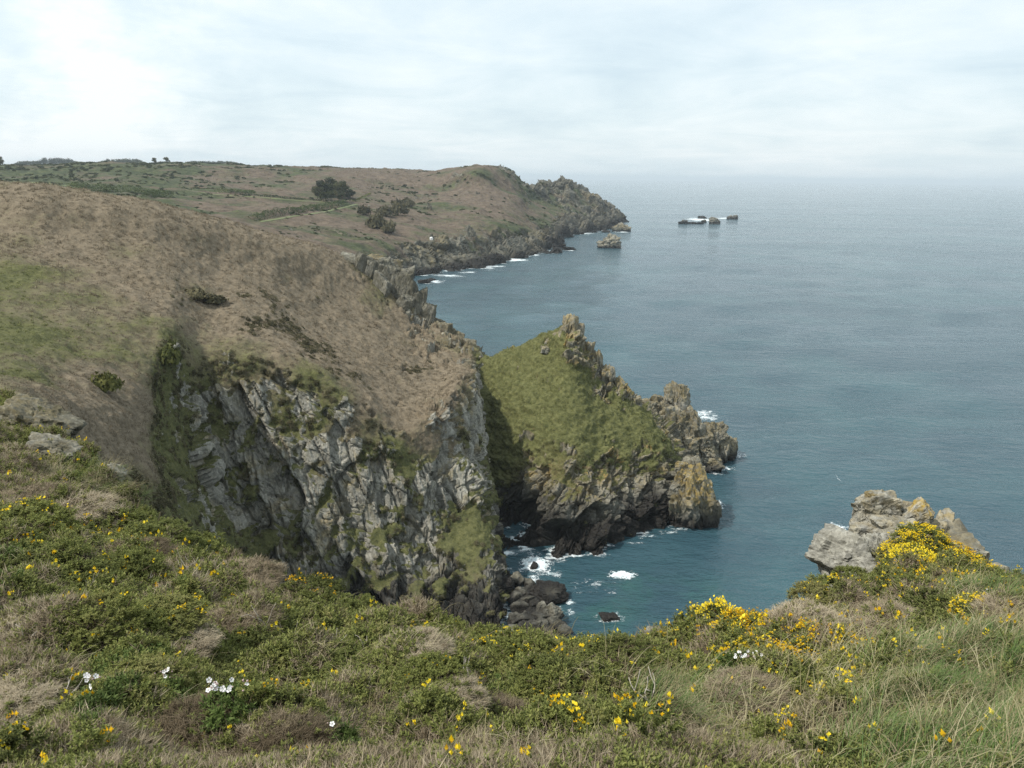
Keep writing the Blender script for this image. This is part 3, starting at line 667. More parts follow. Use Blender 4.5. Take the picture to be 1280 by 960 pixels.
def proto_flower(seed, n=5, s=0.013):
    """a few gorse blossoms: a folded upper petal and two wings each"""
    rng = np.random.default_rng(seed); V, T = [], []
    for k in range(n):
        b = rng.normal(size=3) * np.array([.016, .016, .014]) + [0, 0, .012]
        a = rng.uniform(0, 6.28); f = np.array([math.cos(a), math.sin(a), .35]); s_ = np.array([-math.sin(a), math.cos(a), 0]); u_ = np.array([0, 0, 1.0])
        q = s * rng.uniform(.8, 1.3)
        for (p1, p2, p3) in (((0, -.55, .5), (0, .55, .5), (.35, 0, 1.5)), ((0, 0, 0), (.9, -.5, .55), (1.1, 0, .1)), ((0, 0, 0), (.9, .5, .55), (1.1, 0, .1)), ((0, -.5, .5), (0, .5, .5), (.2, 0, -.2))):
            i = len(V)
            for c in (p1, p2, p3): V.append(b + q * (c[0] * f + c[1] * s_ + c[2] * u_))
            T.append((i, i + 1, i + 2))
    return tri_mesh('blossom', np.array(V), np.array(T), None, [M_FLOWER])
def clump(name, seed, mat, n, r, h, size, shape='blob'):
    """rounded tuft of many small faces, for bushes and tussocks seen from afar"""
    rng = np.random.default_rng(seed); V, T = [], []
    d = rng.normal(size=(n, 3)); d[:, 2] = np.abs(d[:, 2]); d /= np.linalg.norm(d, axis=1)[:, None]
    rr = rng.uniform(0.55, 1.08, n) * (0.8 + 0.35 * perlin(d * 2.2 + seed, 9))
    c = d * rr[:, None] * np.array([r, r, h])
    for k in range(n):
        nrm = d[k] + rng.normal(size=3) * 0.5; nrm /= np.linalg.norm(nrm)
        a = np.cross(nrm, rng.normal(size=3)); a /= np.linalg.norm(a); b = np.cross(nrm, a)
        s = size * rng.uniform(.6, 1.3); i = len(V)
        V += [c[k] - a * s, c[k] + a * s * .9 - b * s * .3, c[k] + b * s * 1.2]; T.append((i, i + 1, i + 2))
    return tri_mesh(name, np.array(V), np.array(T), None, [mat])

# ------------------------------------------------------------------ scatter: mats nobody could count
def proto_collection(name, meshes):
    c = bpy.data.collections.new(name)
    for i, me in enumerate(meshes):
        o = bpy.data.objects.new(f'{name}_{i:02d}', me); c.objects.link(o)
    return c
def euler_from(N, yaw, follow):
    n = N * follow + np.array([0, 0, 1.0]) * (1 - follow); n /= np.linalg.norm(n, axis=1)[:, None]
    x = np.stack([np.cos(yaw), np.sin(yaw), np.zeros_like(yaw)], 1); x -= n * (x * n).sum(1)[:, None]; x /= np.linalg.norm(x, axis=1)[:, None] + 1e-9
    y = np.cross(n, x)
    ry = np.arcsin(np.clip(-x[:, 2], -1, 1)); rx = np.arctan2(y[:, 2], n[:, 2]); rz = np.arctan2(x[:, 1], x[:, 0])
    return np.stack([rx, ry, rz], 1)
def scatter(name, coll, P_, E_, S_, idx, kind='stuff', parent=None):
    me = bpy.data.meshes.new(name); n = len(P_)
    me.vertices.add(n); me.vertices.foreach_set('co', np.asarray(P_, np.float32).ravel())
    a = me.attributes.new('rot', 'FLOAT_VECTOR', 'POINT'); a.data.foreach_set('vector', np.asarray(E_, np.float32).ravel())
    a = me.attributes.new('size', 'FLOAT', 'POINT'); a.data.foreach_set('value', np.asarray(S_, np.float32))
    a = me.attributes.new('which', 'INT', 'POINT'); a.data.foreach_set('value', np.asarray(idx, np.int32))
    o = link_mesh(name, me, None, parent)
    ng = bpy.data.node_groups.new(name + '_nodes', 'GeometryNodeTree')
    ng.interface.new_socket('Geometry', in_out='INPUT', socket_type='NodeSocketGeometry')
    ng.interface.new_socket('Geometry', in_out='OUTPUT', socket_type='NodeSocketGeometry')
    gi, go = ng.nodes.new('NodeGroupInput'), ng.nodes.new('NodeGroupOutput')
    ci = ng.nodes.new('GeometryNodeCollectionInfo'); ci.inputs['Collection'].default_value = coll; ci.inputs['Separate Children'].default_value = True; ci.inputs['Reset Children'].default_value = True
    ip = ng.nodes.new('GeometryNodeInstanceOnPoints'); ip.inputs['Pick Instance'].default_value = True
    def named(nm, ty):
        q = ng.nodes.new('GeometryNodeInputNamedAttribute'); q.data_type = ty; q.inputs['Name'].default_value = nm; return q.outputs['Attribute']
    ng.links.new(gi.outputs[0], ip.inputs['Points']); ng.links.new(ci.outputs[0], ip.inputs['Instance'])
    ng.links.new(named('which', 'INT'), ip.inputs['Instance Index'])
    er = ng.nodes.new('FunctionNodeEulerToRotation'); ng.links.new(named('rot', 'FLOAT_VECTOR'), er.inputs[0]); ng.links.new(er.outputs[0], ip.inputs['Rotation'])
    ng.links.new(named('size', 'FLOAT'), ip.inputs['Scale']); ng.links.new(ip.outputs[0], go.inputs[0])
    md = o.modifiers.new('scatter', 'NODES'); md.node_group = ng
    if kind: o['kind'] = kind
    return o
def sample(landname, dens, n_max=400000, seed=1, margin=0.12, back=-0.15):
    """random points on a land form, dens(v_index) per square metre, near or inside the view"""
    L = LANDS[landname]; V, Fq = L['V'], L['F']; rng = np.random.default_rng(seed)
    a = V[Fq]; area = 0.5 * np.linalg.norm(np.cross(a[:, 2] - a[:, 0], a[:, 3] - a[:, 1]), axis=1)
    cen = a.mean(1); nn = L['N'][Fq].mean(1)
    u_, v_, w_ = project(cen)
    see = (w_ > 0.3) & (u_ > -1280 * margin) & (u_ < 1280 * (1 + margin)) & (v_ > -100) & (v_ < 960 * (1 + margin))
    vd = np.array([0, 0, EYE]) - cen; vd /= np.linalg.norm(vd, axis=1)[:, None]
    see &= (nn * vd).sum(1) > back
    d = dens[Fq].mean(1) * area * see
    cnt = rng.poisson(d)
    if cnt.sum() > n_max: cnt = rng.poisson(d * n_max / cnt.sum())
    f = np.repeat(np.arange(len(Fq)), cnt); n = len(f)
    s, t = rng.random(n), rng.random(n)
    q = a[f]; pt = (q[:, 0] * ((1 - s) * (1 - t))[:, None] + q[:, 1] * (s * (1 - t))[:, None] + q[:, 2] * (s * t)[:, None] + q[:, 3] * ((1 - s) * t)[:, None])
    N_ = nn[f]; return pt, N_, Fq[f, 0], rng

# --- mid-distance hill: dead bracken, rough turf, scrub on the rim and in the gully
A = LANDS['hill']['at']; Nh = LANDS['hill']['N']; Vh = LANDS['hill']['V']
rock, green = A['rock'], A['green']
veg = sstep(0.50, 0.40, rock)
dist = np.linalg.norm(Vh - np.array([0, 0, EYE]), axis=1)
g_bn = sstep(0.55, 0.35, green); g_gr = sstep(0.38, 0.58, green)
far_k = np.clip(70.0 / dist, 0.35, 2.2)
C_BR = proto_collection('bracken_tuft', [proto_grass(40 + i, M_BRACK, 14, 0.42, 0.05, None, 1.7, 0.18, 2, 1.2) for i in range(4)])
C_TU = proto_collection('turf_tuft', [proto_grass(50 + i, M_TURF, 14, 0.36, 0.045, None, 1.3, 0.16, 2, 1.0) for i in range(4)])
C_SC = proto_collection('scrub_tuft', [clump('scrub', 60 + i, M_RIM, 150, 0.7, 0.42, 0.10) for i in range(4)])
steep = 1 - np.clip(Nh[:, 2], 0, 1)
pt, N_, vi, rng = sample('hill', 5.0 * veg * g_bn * far_k ** 2, 90000, 1)
scatter('dead_bracken', C_BR, pt, euler_from(N_, rng.uniform(0, 6.28, len(pt)), 0.4), rng.uniform(.5, 1.1, len(pt)) * np.clip(dist[vi] / 110, .55, 1.3), rng.integers(0, 4, len(pt)))
pt, N_, vi, rng = sample('hill', 4.0 * veg * g_gr * far_k ** 2, 60000, 2)
scatter('rough_grass', C_TU, pt, euler_from(N_, rng.uniform(0, 6.28, len(pt)), 0.5), rng.uniform(.5, 1.1, len(pt)) * np.clip(dist[vi] / 110, .55, 1.3), rng.integers(0, 4, len(pt)))
dk = np.zeros(len(Vh))
for u_, v_, r_ in ((340, 395, 5), (370, 418, 6), (395, 440, 5), (330, 372, 4), (250, 374, 5), (425, 470, 4), (525, 470, 5), (300, 450, 5), (420, 395, 4)):
    hp = hit(u_, v_, 'hill')[0]
    if hp: dk += np.exp(-(((Vh - np.array(hp)) / np.array([r_, r_ * 1.6, r_])) ** 2).sum(1))
sc_m = np.maximum(sstep(.28, .5, green), dk) * (1 - .8 * sstep(.72, .9, green)) * veg * sstep(0.15, 0.5, 0.5 * dk + fbm(Vh / np.array([6, 9, 6]), 4, 401) + 1.3 * sstep(0.30, 0.6, steep) - 0.55)
pt, N_, vi, rng = sample('hill', 2.6 * sc_m, 30000, 3)
scatter('low_scrub', C_SC, pt, euler_from(N_, rng.uniform(0, 6.28, len(pt)), 0.8), rng.uniform(.25, .75, len(pt)), rng.integers(0, 4, len(pt)))

# --- grassy point
A = LANDS['grassy_point']['at']; V = LANDS['grassy_point']['V']
veg = sstep(0.55, 0.42, A['rock'])
pt, N_, vi, rng = sample('grassy_point', 6.0 * veg * (0.35 + sstep(-0.3, 0.4, fbm(V / 1.3, 3, 402))), 45000, 4)
scatter('point_grass', C_TU, pt, euler_from(N_, rng.uniform(0, 6.28, len(pt)), 0.6), rng.uniform(.4, 1.0, len(pt)), rng.integers(0, 4, len(pt)))

# --- far headland: scrub patches and bracken lumps
A = LANDS['headland']['at']; V = LANDS['headland']['V']
veg = sstep(0.6, 0.4, A['rock']); dd = np.linalg.norm(V - np.array([0, 0, EYE]), axis=1)
C_FS = proto_collection('far_scrub', [clump('far_scrub', 70 + i, M_SCRUB, 90, 2.2, 1.3, 0.42) for i in range(4)])
C_FB = proto_collection('far_bracken', [clump('far_bracken', 75 + i, M_BRACK, 50, 2.0, 0.6, 0.40) for i in range(3)])
m = veg * sstep(0.05, 0.5, fbm(V / np.array([28, 20, 28]), 4, 403) + 0.9 * (A['green'] - 0.42)) * (dd < 1300)
pt, N_, vi, rng = sample('headland', 0.045 * m, 16000, 5)
scatter('headland_scrub', C_FS, pt, euler_from(N_, rng.uniform(0, 6.28, len(pt)), 0.5), rng.uniform(.35, 1.15, len(pt)) * np.clip(dd[vi] / 700, .6, 1.2), rng.integers(0, 4, len(pt)))
pt, N_, vi, rng = sample('headland', 0.05 * veg * sstep(0.5, 0.3, A['green']) * (dd < 1100), 20000, 6)
scatter('headland_bracken', C_FB, pt - [0, 0, 0.25], euler_from(N_, rng.uniform(0, 6.28, len(pt)), 0.6), rng.uniform(.3, .9, len(pt)) * np.clip(dd[vi] / 700, .6, 1.2), rng.integers(0, 3, len(pt)))

# --- the heath under our feet
V = LANDS['ground']['V']; N0 = LANDS['ground']['N']
pu, pv, pw = project(V)
def blob(u, v, ru, rv): return np.exp(-(((pu - u) / ru) ** 2 + ((pv - v) / rv) ** 2))
patch = fbm(V / 0.6, 3, 410) + 0.55 * fbm(V / 0.2, 2, 415)
# brown patches of dry heather, green gorse elsewhere, grass in the right corner: the ground's own plant cover
brown = patch + 1.3 * (blob(20, 800, 60, 60) + blob(250, 930, 190, 28) + blob(-60, 600, 200, 50) + blob(300, 720, 90, 30) * .7 + blob(330, 985, 340, 50) + blob(640, 965, 180, 40) + blob(960, 940, 90, 40) * .5
        + blob(490, 740, 160, 26) * .8 + blob(1000, 800, 120, 24) * .5 + blob(740, 790, 90, 14) * .6 + blob(1060, 760, 120, 18)) - 0.30
grass = patch * 0.9 + 1.5 * (1.5 * blob(1250, 910, 110, 90) + 1.3 * blob(1240, 975, 170, 50) + blob(850, 885, 90, 36) + blob(1180, 830, 120, 36) + blob(120, 590, 130, 40) * .7 + blob(220, 620, 70, 30) * .7 + blob(1090, 900, 90, 50) * .55 + blob(520, 900, 60, 20) * .6 + blob(1230, 745, 60, 15) + 1.2 * sstep(1280, 1420, pu)) - 0.85
fresh = fbm(V / 0.7, 3, 420) + 1.2 * (blob(60, 930, 110, 40) + blob(120, 840, 120, 40) + blob(640, 860, 120, 25) * .6 + blob(0, 700, 60, 30)) - 0.65
# plants thin out over the cliff edge behind the brow
near = np.clip(5.0 / np.maximum(pw, 1.5), 0.40, 1.9)
base = np.where(pw > 0.5, 1.0, 0.0) * (pw < 24)
flat_ = sstep(0.15, 0.4, N0[:, 2]) * np.where((pv > 1010) | (pw < 1.2) | (pu < -130) | (pu > 1410), .4, 1)
mb = sstep(0.0, 0.25, brown); mg = sstep(0.0, 0.3, grass) ; mf = sstep(0, .25, fresh) * (1 - mb)
def in_flower(seed):
    me = proto_sprig(seed, M_GORSE); b = proto_flower(seed, 3, .012)
    va = np.empty(len(me.vertices) * 3, np.float32); me.vertices.foreach_get('co', va); vb = np.empty(len(b.vertices) * 3, np.float32); b.vertices.foreach_get('co', vb)
    fa = np.empty(len(me.polygons) * 3, np.int32); me.polygons.foreach_get('vertices', fa); fb = np.empty(len(b.polygons) * 3, np.int32); b.polygons.foreach_get('vertices', fb)
    ti = np.empty(len(me.vertices), np.float32); me.attributes['tip'].data.foreach_get('value', ti)
    return tri_mesh('sprig_in_flower', np.concatenate([va.reshape(-1, 3), vb.reshape(-1, 3) + [0, 0, .06]]), np.concatenate([fa.reshape(-1, 3), fb.reshape(-1, 3) + len(me.vertices)]),
                    np.concatenate([ti, np.zeros(len(b.vertices))]), [M_GORSE, M_FLOWER], [0] * (len(fa) // 3) + [1] * (len(fb) // 3))
bloom = .16 * (blob(905, 790, 60, 14) + blob(1000, 805, 80, 18) + blob(1150, 700, 60, 30) + blob(1250, 770, 40, 14) + blob(1035, 740, 30, 14)) + .05 * sstep(.1, .6, fbm(V / .5, 2, 425)) + .10 * (blob(1150, 700, 120, 50) + blob(950, 800, 130, 30)) + .02 * blob(120, 700, 200, 80)
C_GO = proto_collection('gorse_sprig', [proto_sprig(80 + i, M_GORSE) for i in range(5)] + [in_flower(86), in_flower(87)])
C_FR = proto_collection('fresh_sprig', [proto_sprig(90 + i, M_GREEN2, 16, 0.030, 0.011, 0.06, 0.6) for i in range(3)])
C_HE = proto_collection('heather_twig', [proto_twigs(100 + i, M_BROWN) for i in range(4)])
def mat_of(nm, coll, nvar, dens, seed, nmax, smin, smax, follow=0.6, sink=0.01, yawf=None):
    pt, N_, vi, rng = sample('ground', dens * flat_, nmax, seed, 0.42, -0.25)
    yaw = rng.uniform(0, 6.28, len(pt)) if yawf is None else yawf(rng, len(pt), vi)
    tl = rng.normal(size=(len(pt), 3)) * 0.22
    Nn = N_ + tl; Nn /= np.linalg.norm(Nn, axis=1)[:, None]
    return scatter(nm, coll, pt - N_ * sink, euler_from(Nn, yaw, follow), rng.uniform(smin, smax, len(pt)) * np.clip(pw[vi] / 5, .75, 1.5),
                   np.where(rng.random(len(pt)) < bloom[vi], 5 + rng.integers(0, 2, len(pt)), rng.integers(0, nvar, len(pt))) if nm == 'gorse_mat' else rng.integers(0, nvar, len(pt)))
mat_of('gorse_mat', C_GO, 5, 900 * base * near * (1 - mb * .6) * (1 - mg * .65) * (1 - mf * .7), 11, 190000, .8, 1.5)
mat_of('green_herb_mat', C_FR, 3, 900 * base * near * mf * (1 - mg * .7), 12, 70000, .7, 1.3)
mat_of('dry_heather_mat', C_HE, 4, 700 * base * near * (mb + .06) * (1 - mg * .6), 13, 130000, .7, 1.3)
wind = R(-25)
C_GG = proto_collection('green_blades', [proto_grass(110 + i, M_GRASS, 16, 0.21, 0.0050, 0.0, 1.5, 0.05, 4, 0.8) for i in range(4)])
C_GS = proto_collection('straw_blades', [proto_grass(120 + i, M_STRAW, 10, 0.33, 0.0042, 0.0, 2.1, 0.06, 5, 0.9) for i in range(4)])
yw = lambda rng, n, vi: wind + rng.normal(size=n) * 0.6
gg = sstep(-.1, .4, grass - .5 * patch)
mat_of('green_grass', C_GG, 4, 300 * base * near * gg, 14, 70000, .6, 1.25, .3, .01, yw)
mat_of('dry_grass', C_GS, 4, base * near * (210 * mg + 3 + 110 * (blob(1130, 840, 150, 40) + .4 * blob(900, 900, 120, 40) + .5 * blob(1240, 800, 60, 30))), 15, 45000, .6, 1.2, .3, .01, lambda rng, n, vi: wind + rng.normal(size=n) * 1.1)
# ------------------------------------------------------------------ rocks
_bm = bmesh.new(); bmesh.ops.create_icosphere(_bm, subdivisions=5, radius=1.0)
ICO5 = (np.array([v.co[:] for v in _bm.verts]), np.array([[v.index for v in f.verts] for f in _bm.faces])); _bm.free()
_bm = bmesh.new(); bmesh.ops.create_icosphere(_bm, subdivisions=4, radius=1.0)
ICO4 = (np.array([v.co[:] for v in _bm.verts]), np.array([[v.index for v in f.verts] for f in _bm.faces])); _bm.free()
_bm = bmesh.new(); bmesh.ops.create_icosphere(_bm, subdivisions=3, radius=1.0)
ICO3 = (np.array([v.co[:] for v in _bm.verts]), np.array([[v.index for v in f.verts] for f in _bm.faces])); _bm.free()
def rock_mesh(name, seed, half, center, mat, ico=ICO4, cuts=9, jit=0.35, rough=0.05, rot=(0, 0, 0), yel=0.3, wet=0.0, crack=0.14, old=0.4):
    """a broken block: a box with skewed sides, corners cut off by more planes, joints and pits"""
    rng = np.random.default_rng(seed); d, T = ico
    ns = [np.array(x, float) for x in ((1,0,0),(-1,0,0),(0,1,0),(0,-1,0),(0,0,1),(0,0,-1))]
    ns = [n + rng.normal(size=3) * jit * 0.5 for n in ns]; ds = list(rng.uniform(0.82, 1.0, 6))
    for k in range(cuts):
        ns.append(rng.normal(size=3)); ds.append(rng.uniform(0.88, 1.16))
    r = np.full(len(d), 9.0)
    for n, q in zip(ns, ds):
        n = n / np.linalg.norm(n); c = d @ n
        r = np.minimum(r, np.where(c > 0.08, q / np.maximum(c, 0.08), 9))
    r = np.minimum(r, 1.6)
    V = d * r[:, None]
    q = V + seed * 3.1
    hgt = blocks(q, (.62, .62, .85), crack * 1.5, seed % 90, .35, .9) + blocks(q, (.26, .26, .36), crack * .8, seed % 90 + 1, .4, .9)
    if len(d) > 2000: hgt = hgt + blocks(q, (.11, .11, .15), crack * .32, seed % 90 + 2, .4, .9)
    hgt = hgt + rough * fbm(V * 3.1 + seed, 4, seed % 80)
    V = V + d * hgt[:, None]
    V = V * np.asarray(half)
    M = np.array(Matrix.Rotation(rot[2], 3, 'Z') @ Matrix.Rotation(rot[1], 3, 'Y') @ Matrix.Rotation(rot[0], 3, 'X'))
    V = V @ M.T
    me = mesh_np(name, V, T, False); n = len(V); W = V + center
    set_attr(me, 'yel', np.full(n, yel) * sstep(-0.3, 0.7, V[:, 2] / (abs(half[2]) + 1e-6) + 0.4 * fbm(W / max(half) * 1.3, 3, seed % 70)))
    set_attr(me, 'wet', (sstep(wet, wet * 0.3, W[:, 2] + wet * .3 * fbm(W / 3.0, 3, 5)) if wet > 0 else np.zeros(n)))
    set_attr(me, 'rock', np.ones(n)); set_attr(me, 'old', np.clip(old + .5 * fbm(W / max(half), 3, seed % 60 + 3), 0, 1)); me.materials.append(mat)
    return me
def px_m(p): return float((np.asarray(p) - np.array([0, 0, EYE])) @ CF) / F_PX
def crag(root, blocks_, mat, seed, depth_k=1.0, yel=0.3, wet=0.0, name='rock', ico=ICO4, dscale=1.12, rot_k=0.25, base=(0, 0, 0), **kw):
    """blocks_: (u, v, D, width px, height px) each a part of its own under root"""
    rng = np.random.default_rng(seed)
    for i, b in enumerate(blocks_):
        u, v, D, w, h = b[:5]; c = P(u, v, D); s = px_m(c)
        yl = b[5] if len(b) > 5 else yel
        rt = (rng.normal() * rot_k, rng.normal() * rot_k + (b[6] if len(b) > 6 else 0), rng.uniform(-.6, .6))
        hv = np.array([w * s / 2, (w + h) * s / 4 * depth_k, h * s / 2 * 1.03]) * dscale
        me = rock_mesh(name, seed * 50 + i, hv, c, mat, ico, rot=rt, yel=yl, wet=wet, **kw)
        o = link_mesh(name, me); o.location = c - np.asarray(base); kid(root, o)
gp = LANDS['grassy_point']['obj']
crag(gp, [(713,414,132.5,17,40,.45),(706,416,132.6,9,24,.4),(721,420,132.4,9,30,.3),(700,430,132,18,26,.4),(722,434,132,16,36,.4),(733,447,131.5,15,32,.4),(690,428,132.5,14,10,.4),(681,437,130,10,8,.4),(697,446,129.5,12,9,.4),
          (742,458,131,14,26,.5),(748,452,131,8,26,.5),(758,470,130.5,15,24,.5),(764,468,130.5,8,20,.4),(774,482,130.5,11,20,.6),(783,492,130,9,18,.7),(716,448,130.5,26,20,.4),(705,448,130,12,9,.4),(730,462,129.5,16,14,.4),(795,503,130,14,14,.3)],
     M_ROCK, 31, rot_k=0.14, cuts=12, old=.5)
hl = LANDS['hill']['obj']
crag(hl, [(440,339,160,30,36,0,.2),(456,346,159,22,44,0,.2),(468,350,159,26,50,0,.2),(484,358,159,26,56,0,.2),(499,368,158,22,58,0,.2),(511,379,158,20,56,0,.2),(522,390,157,18,48,0,.2),(532,400,156,16,40,0,.2),(476,366,156,22,36,0,.2),(504,388,155,18,36,0,.2),(470,330,165,22,20,.3,.2),(490,335,165,24,22,.3,.2),
          (563,428,155,26,34,.2,.25),(578,440,152,24,34,.2,.25),(590,448,149,18,30,.2,.2),(545,414,157,18,26,.2,.2),(533,398,159,16,34,.2,.22),(556,440,146,14,24,.2,.2),(570,452,140,16,22,.2,.2),(583,462,134,16,26,.2,.15),(540,428,150,12,22,.2,.2),(552,420,154,20,30,.2,.2),(505,395,156,10,26,.2,.22),(590,460,140,14,30,.2,.1)],
     M_ROCK, 32, depth_k=0.5, name='rock_slab', rot_k=0.05, cuts=4, jit=0.25, crack=0.07, old=.75, rough=.03, ico=ICO5)

t = tag(empty('sea_crag', sea_at(850, 588)), 'jagged bare grey crag running into the sea behind the grassy point', 'crag')
crag(t, [(846,505,143,25,44),(826,514,143,28,34),(809,514,142,24,28),(838,532,142,38,44),(858,537,142,32,50),(824,540,141,34,40),(869,553,142,32,42),(886,546,143,18,34),(895,541,143.5,21,26),(852,562,140,38,40),(880,566,141,30,34),
         (899,560,144,22,34),(911,562,146,18,28),(888,580,139,28,16),(836,566,139,34,36),(906,573,145,22,18),(851,492,143,14,18),(838,500,143.5,12,20),(868,533,141,14,20),(845,548,139.5,18,20)],
     M_ROCK, 34, yel=.3, old=.55, ico=ICO5, wet=2.6, rot_k=.2, cuts=11, base=t.location, dscale=1.1)
t = tag(empty('sea_stack', sea_at(858, 660)), 'rounded rock stack with yellow lichen standing close against the grassy point', 'sea stack')
crag(t, [(863,626,115.5,38,66,.7),(855,607,115.5,24,34,.8),(868,588,118,20,28,.1),(874,634,115.5,26,54,.5),(848,638,115.5,20,50,.4),(861,652,115.5,44,22,.1),(852,584,117,15,13,.7),(866,606,114.5,20,20,.9)], M_ROCK, 35, wet=3.6, old=.6, ico=ICO5, base=t.location, dscale=1.1, rot_k=.15, cuts=12)

# skerries and islets far out
def sea_rock(parts, label, group=None, yel=.1, wet=3.5, seed=1, mat=M_ROCK_FAR):
    u0, v0 = np.mean([q[0] for q in parts]), max(q[1] + q[3] / 2 for q in parts)
    t = tag(empty('sea_rock', sea_at(u0, v0)), label, 'sea rock', group)
    for i, (u, v, w, h) in enumerate(parts):
        c = sea_at(u, v + h / 2); s = px_m(c); hv = np.array([w * s / 2, w * s * .5, h * s * .5]) * 1.15
        c = c + np.array([0, 0, h * s * .30])
        me = rock_mesh('rock', seed * 40 + i, hv, c, mat, ICO4, rot=(0.1 * math.sin(i * 5 + seed), .18 * math.sin(i * 3 + seed), i * 1.3), yel=yel, wet=wet, cuts=12, crack=.2, rough=.12)
        o = link_mesh('rock', me); o.location = c - np.array(t.location); kid(t, o)
sea_rock([(762,301,18,17),(755,305,14,9),(769,304,14,11),(764,296,8,8)], 'pale pyramid shaped sea rock, nearest islet off the headland', None, .15, 2.5, 1)
sea_rock([(776,283,12,11),(783,285,11,8),(771,285,10,8)], 'low pale islet beside the tip of the far headland', None, .3, 2.5, 2)
sea_rock([(757,289,9,2.5)], 'small flat dark rock awash between the islet and the headland', None, 0, 9, 3)
sea_rock([(700,307.5,12,4),(711,310.5,14,4.5)], 'flat dark reef at the end of the low rocky spit', None, 0, 9, 4)
sk = 'skerries out at sea ringed with foam'
sea_rock([(853.5,277.5,10,5)], 'small dark skerry at the left end of the foaming reef', sk, 0, 9, 5)
sea_rock([(864,278.5,12,2.6),(873,278.6,12,2.4)], 'long low skerry stretched along the front of the foam', sk, 0, 9, 6)
sea_rock([(877.5,271.6,8,3.8)], 'small skerry behind the foam, left of the tallest skerry', sk, 0, 9, 7)
sea_rock([(892.5,275.5,11,9),(896,277,7,6),(880,276,5,4)], 'tallest skerry, a dark hump in the middle of the foaming reef', sk, .1, 5, 8)
sea_rock([(914,271.8,8,4.6),(919,271.3,5,5.6)], 'separate dark skerry at the right end of the foaming reef', sk, 0, 6, 9)
sea_rock([(530,351,14,4),(540,349,8,3)], 'flat black rock awash at the foot of the far cliff, in white surf', None, 0, 9, 10)

# boulders in the cove, under the cliff
rng = np.random.default_rng(77)
def boulder(u, v, w, h, label, group, seed, z=0.0, yel=.1, wet=0.0, mat=M_ROCK, name='boulder', lift=0.3, onland=None, rot=None, catg='boulder', ico=ICO4, crack=.10, **kw):
    if onland:
        hp, _ = hit(u, v + h * .35, onland)
        if hp is None: return
        c = np.array(hp)
    else: c = sea_at(u, v + h / 2, z)
    s = px_m(c); hv = np.array([w * s / 2, (w + h) * s / 4, h * s / 2]) * 1.15; c = c + np.array([0, 0, hv[2] * lift])
    me = rock_mesh(name, seed, hv, c, mat, ico, rot=rot or (rng.normal() * .2, rng.normal() * .2, rng.uniform(0, 6)), yel=yel, wet=wet, crack=crack, **kw)
    o = link_mesh(name, me); o.location = c; tag(o, label, catg, group); return o
ORD = ['uppermost', 'second', 'third', 'fourth', 'fifth', 'sixth', 'seventh', 'eighth', 'ninth', 'tenth', 'eleventh', 'twelfth', 'thirteenth', 'fourteenth', 'fifteenth', 'sixteenth', 'seventeenth',
       'eighteenth', 'nineteenth', 'twentieth', 'twenty-first', 'twenty-second', 'twenty-third', 'twenty-fourth', 'twenty-fifth']
ORDL = ['leftmost'] + ORD[1:]
cov = 'boulders heaped at the foot of the near cliff'
boulder(688, 738, 40, 15, 'big dark brown slab sloping into the cove beside the boulder heap', None, 501, .4, 0, 6, old=1.0, ico=ICO5, rot=(.15, .22, .3))
boulder(762, 769, 22, 9, 'lone dark rock awash in the middle of the cove, ringed by foam', None, 502, -.2, 0, 3, old=1.0, ico=ICO4, rot=(0, .25, .2))
boulder(668, 706, 10, 5, 'small reddish rock breaking the white surf by the cave mouth', None, 503, 0, 0, 2, old=1.0)
for i, (u, v, w, h) in enumerate(sorted([(653,738,13,11),(662,727,14,8),(648,722,12,12),(659,747,16,8),(668,752,14,9),(676,757,13,10),(664,762,12,9),(672,768,14,10),(682,763,12,12),(691,760,15,14),(680,777,12,9),(692,774,14,10),(668,780,12,9),
                                  (656,768,14,12),(650,755,13,11),(657,782,13,10),(700,778,14,9),(684,786,14,9),(646,742,12,12),(645,770,14,14),(672,740,12,8),(698,766,10,8),(640,785,16,12),(662,735,10,7),(705,786,14,9)], key=lambda q_: q_[1])):
    boulder(u, v, w * 1.12, h * 1.12, f'{ORD[i]} grey boulder from the top of the heap at the foot of the near cliff', cov, 520 + i, .3 + .5 * _RND[i], .0, 2.0, old=.7, jit=.7, cuts=6)

# rocks of the near slope
boulder(66, 553, 54, 36, 'rounded grey boulder with white lichen on the grassy ridge at left', None, 601, onland='ground', mat=M_ROCK_NEAR, ico=ICO5, yel=.1, lift=-.25, old=.8, rot=(.1, .35, .2))
boulder(40, 503, 80, 50, 'large dark rock overgrown with turf at the left edge, above the rounded boulder', None, 602, onland='ground', mat=M_ROCK_NEAR, ico=ICO5, yel=.2, lift=-.45, old=1.0, rot=(.1, .45, .1))
boulder(146, 586, 24, 12, 'thin pale rock ledge poking from the ridge below the rounded boulder', None, 603, onland='ground', mat=M_ROCK_NEAR, lift=.1, rot=(.1, .6, .2))
boulder(205, 634, 30, 22, 'fissured grey rock at the edge of the gully, where the ridge ends', None, 604, onland='ground', mat=M_ROCK_NEAR, lift=0, ico=ICO4, rot=(.1, .5, .2))
boulder(32, 706, 26, 12, 'flat grey stone showing between gorse bushes at the left edge', None, 605, onland='ground', mat=M_ROCK_NEAR, lift=.4)
boulder(986, 765, 22, 13, 'small whitish rock at the cliff brow left of the big outcrop', None, 606, onland='ground', mat=M_ROCK_NEAR, lift=.5, yel=0)
boulder(820, 790, 22, 10, 'small dark stone on the cliff brow above the cove', None, 607, onland='ground', mat=M_ROCK_NEAR, lift=.5, yel=.1)
boulder(714, 797, 12, 10, 'small pale stone on the cliff brow among brown heather', None, 608, onland='ground', mat=M_ROCK_NEAR, lift=.6, yel=0)
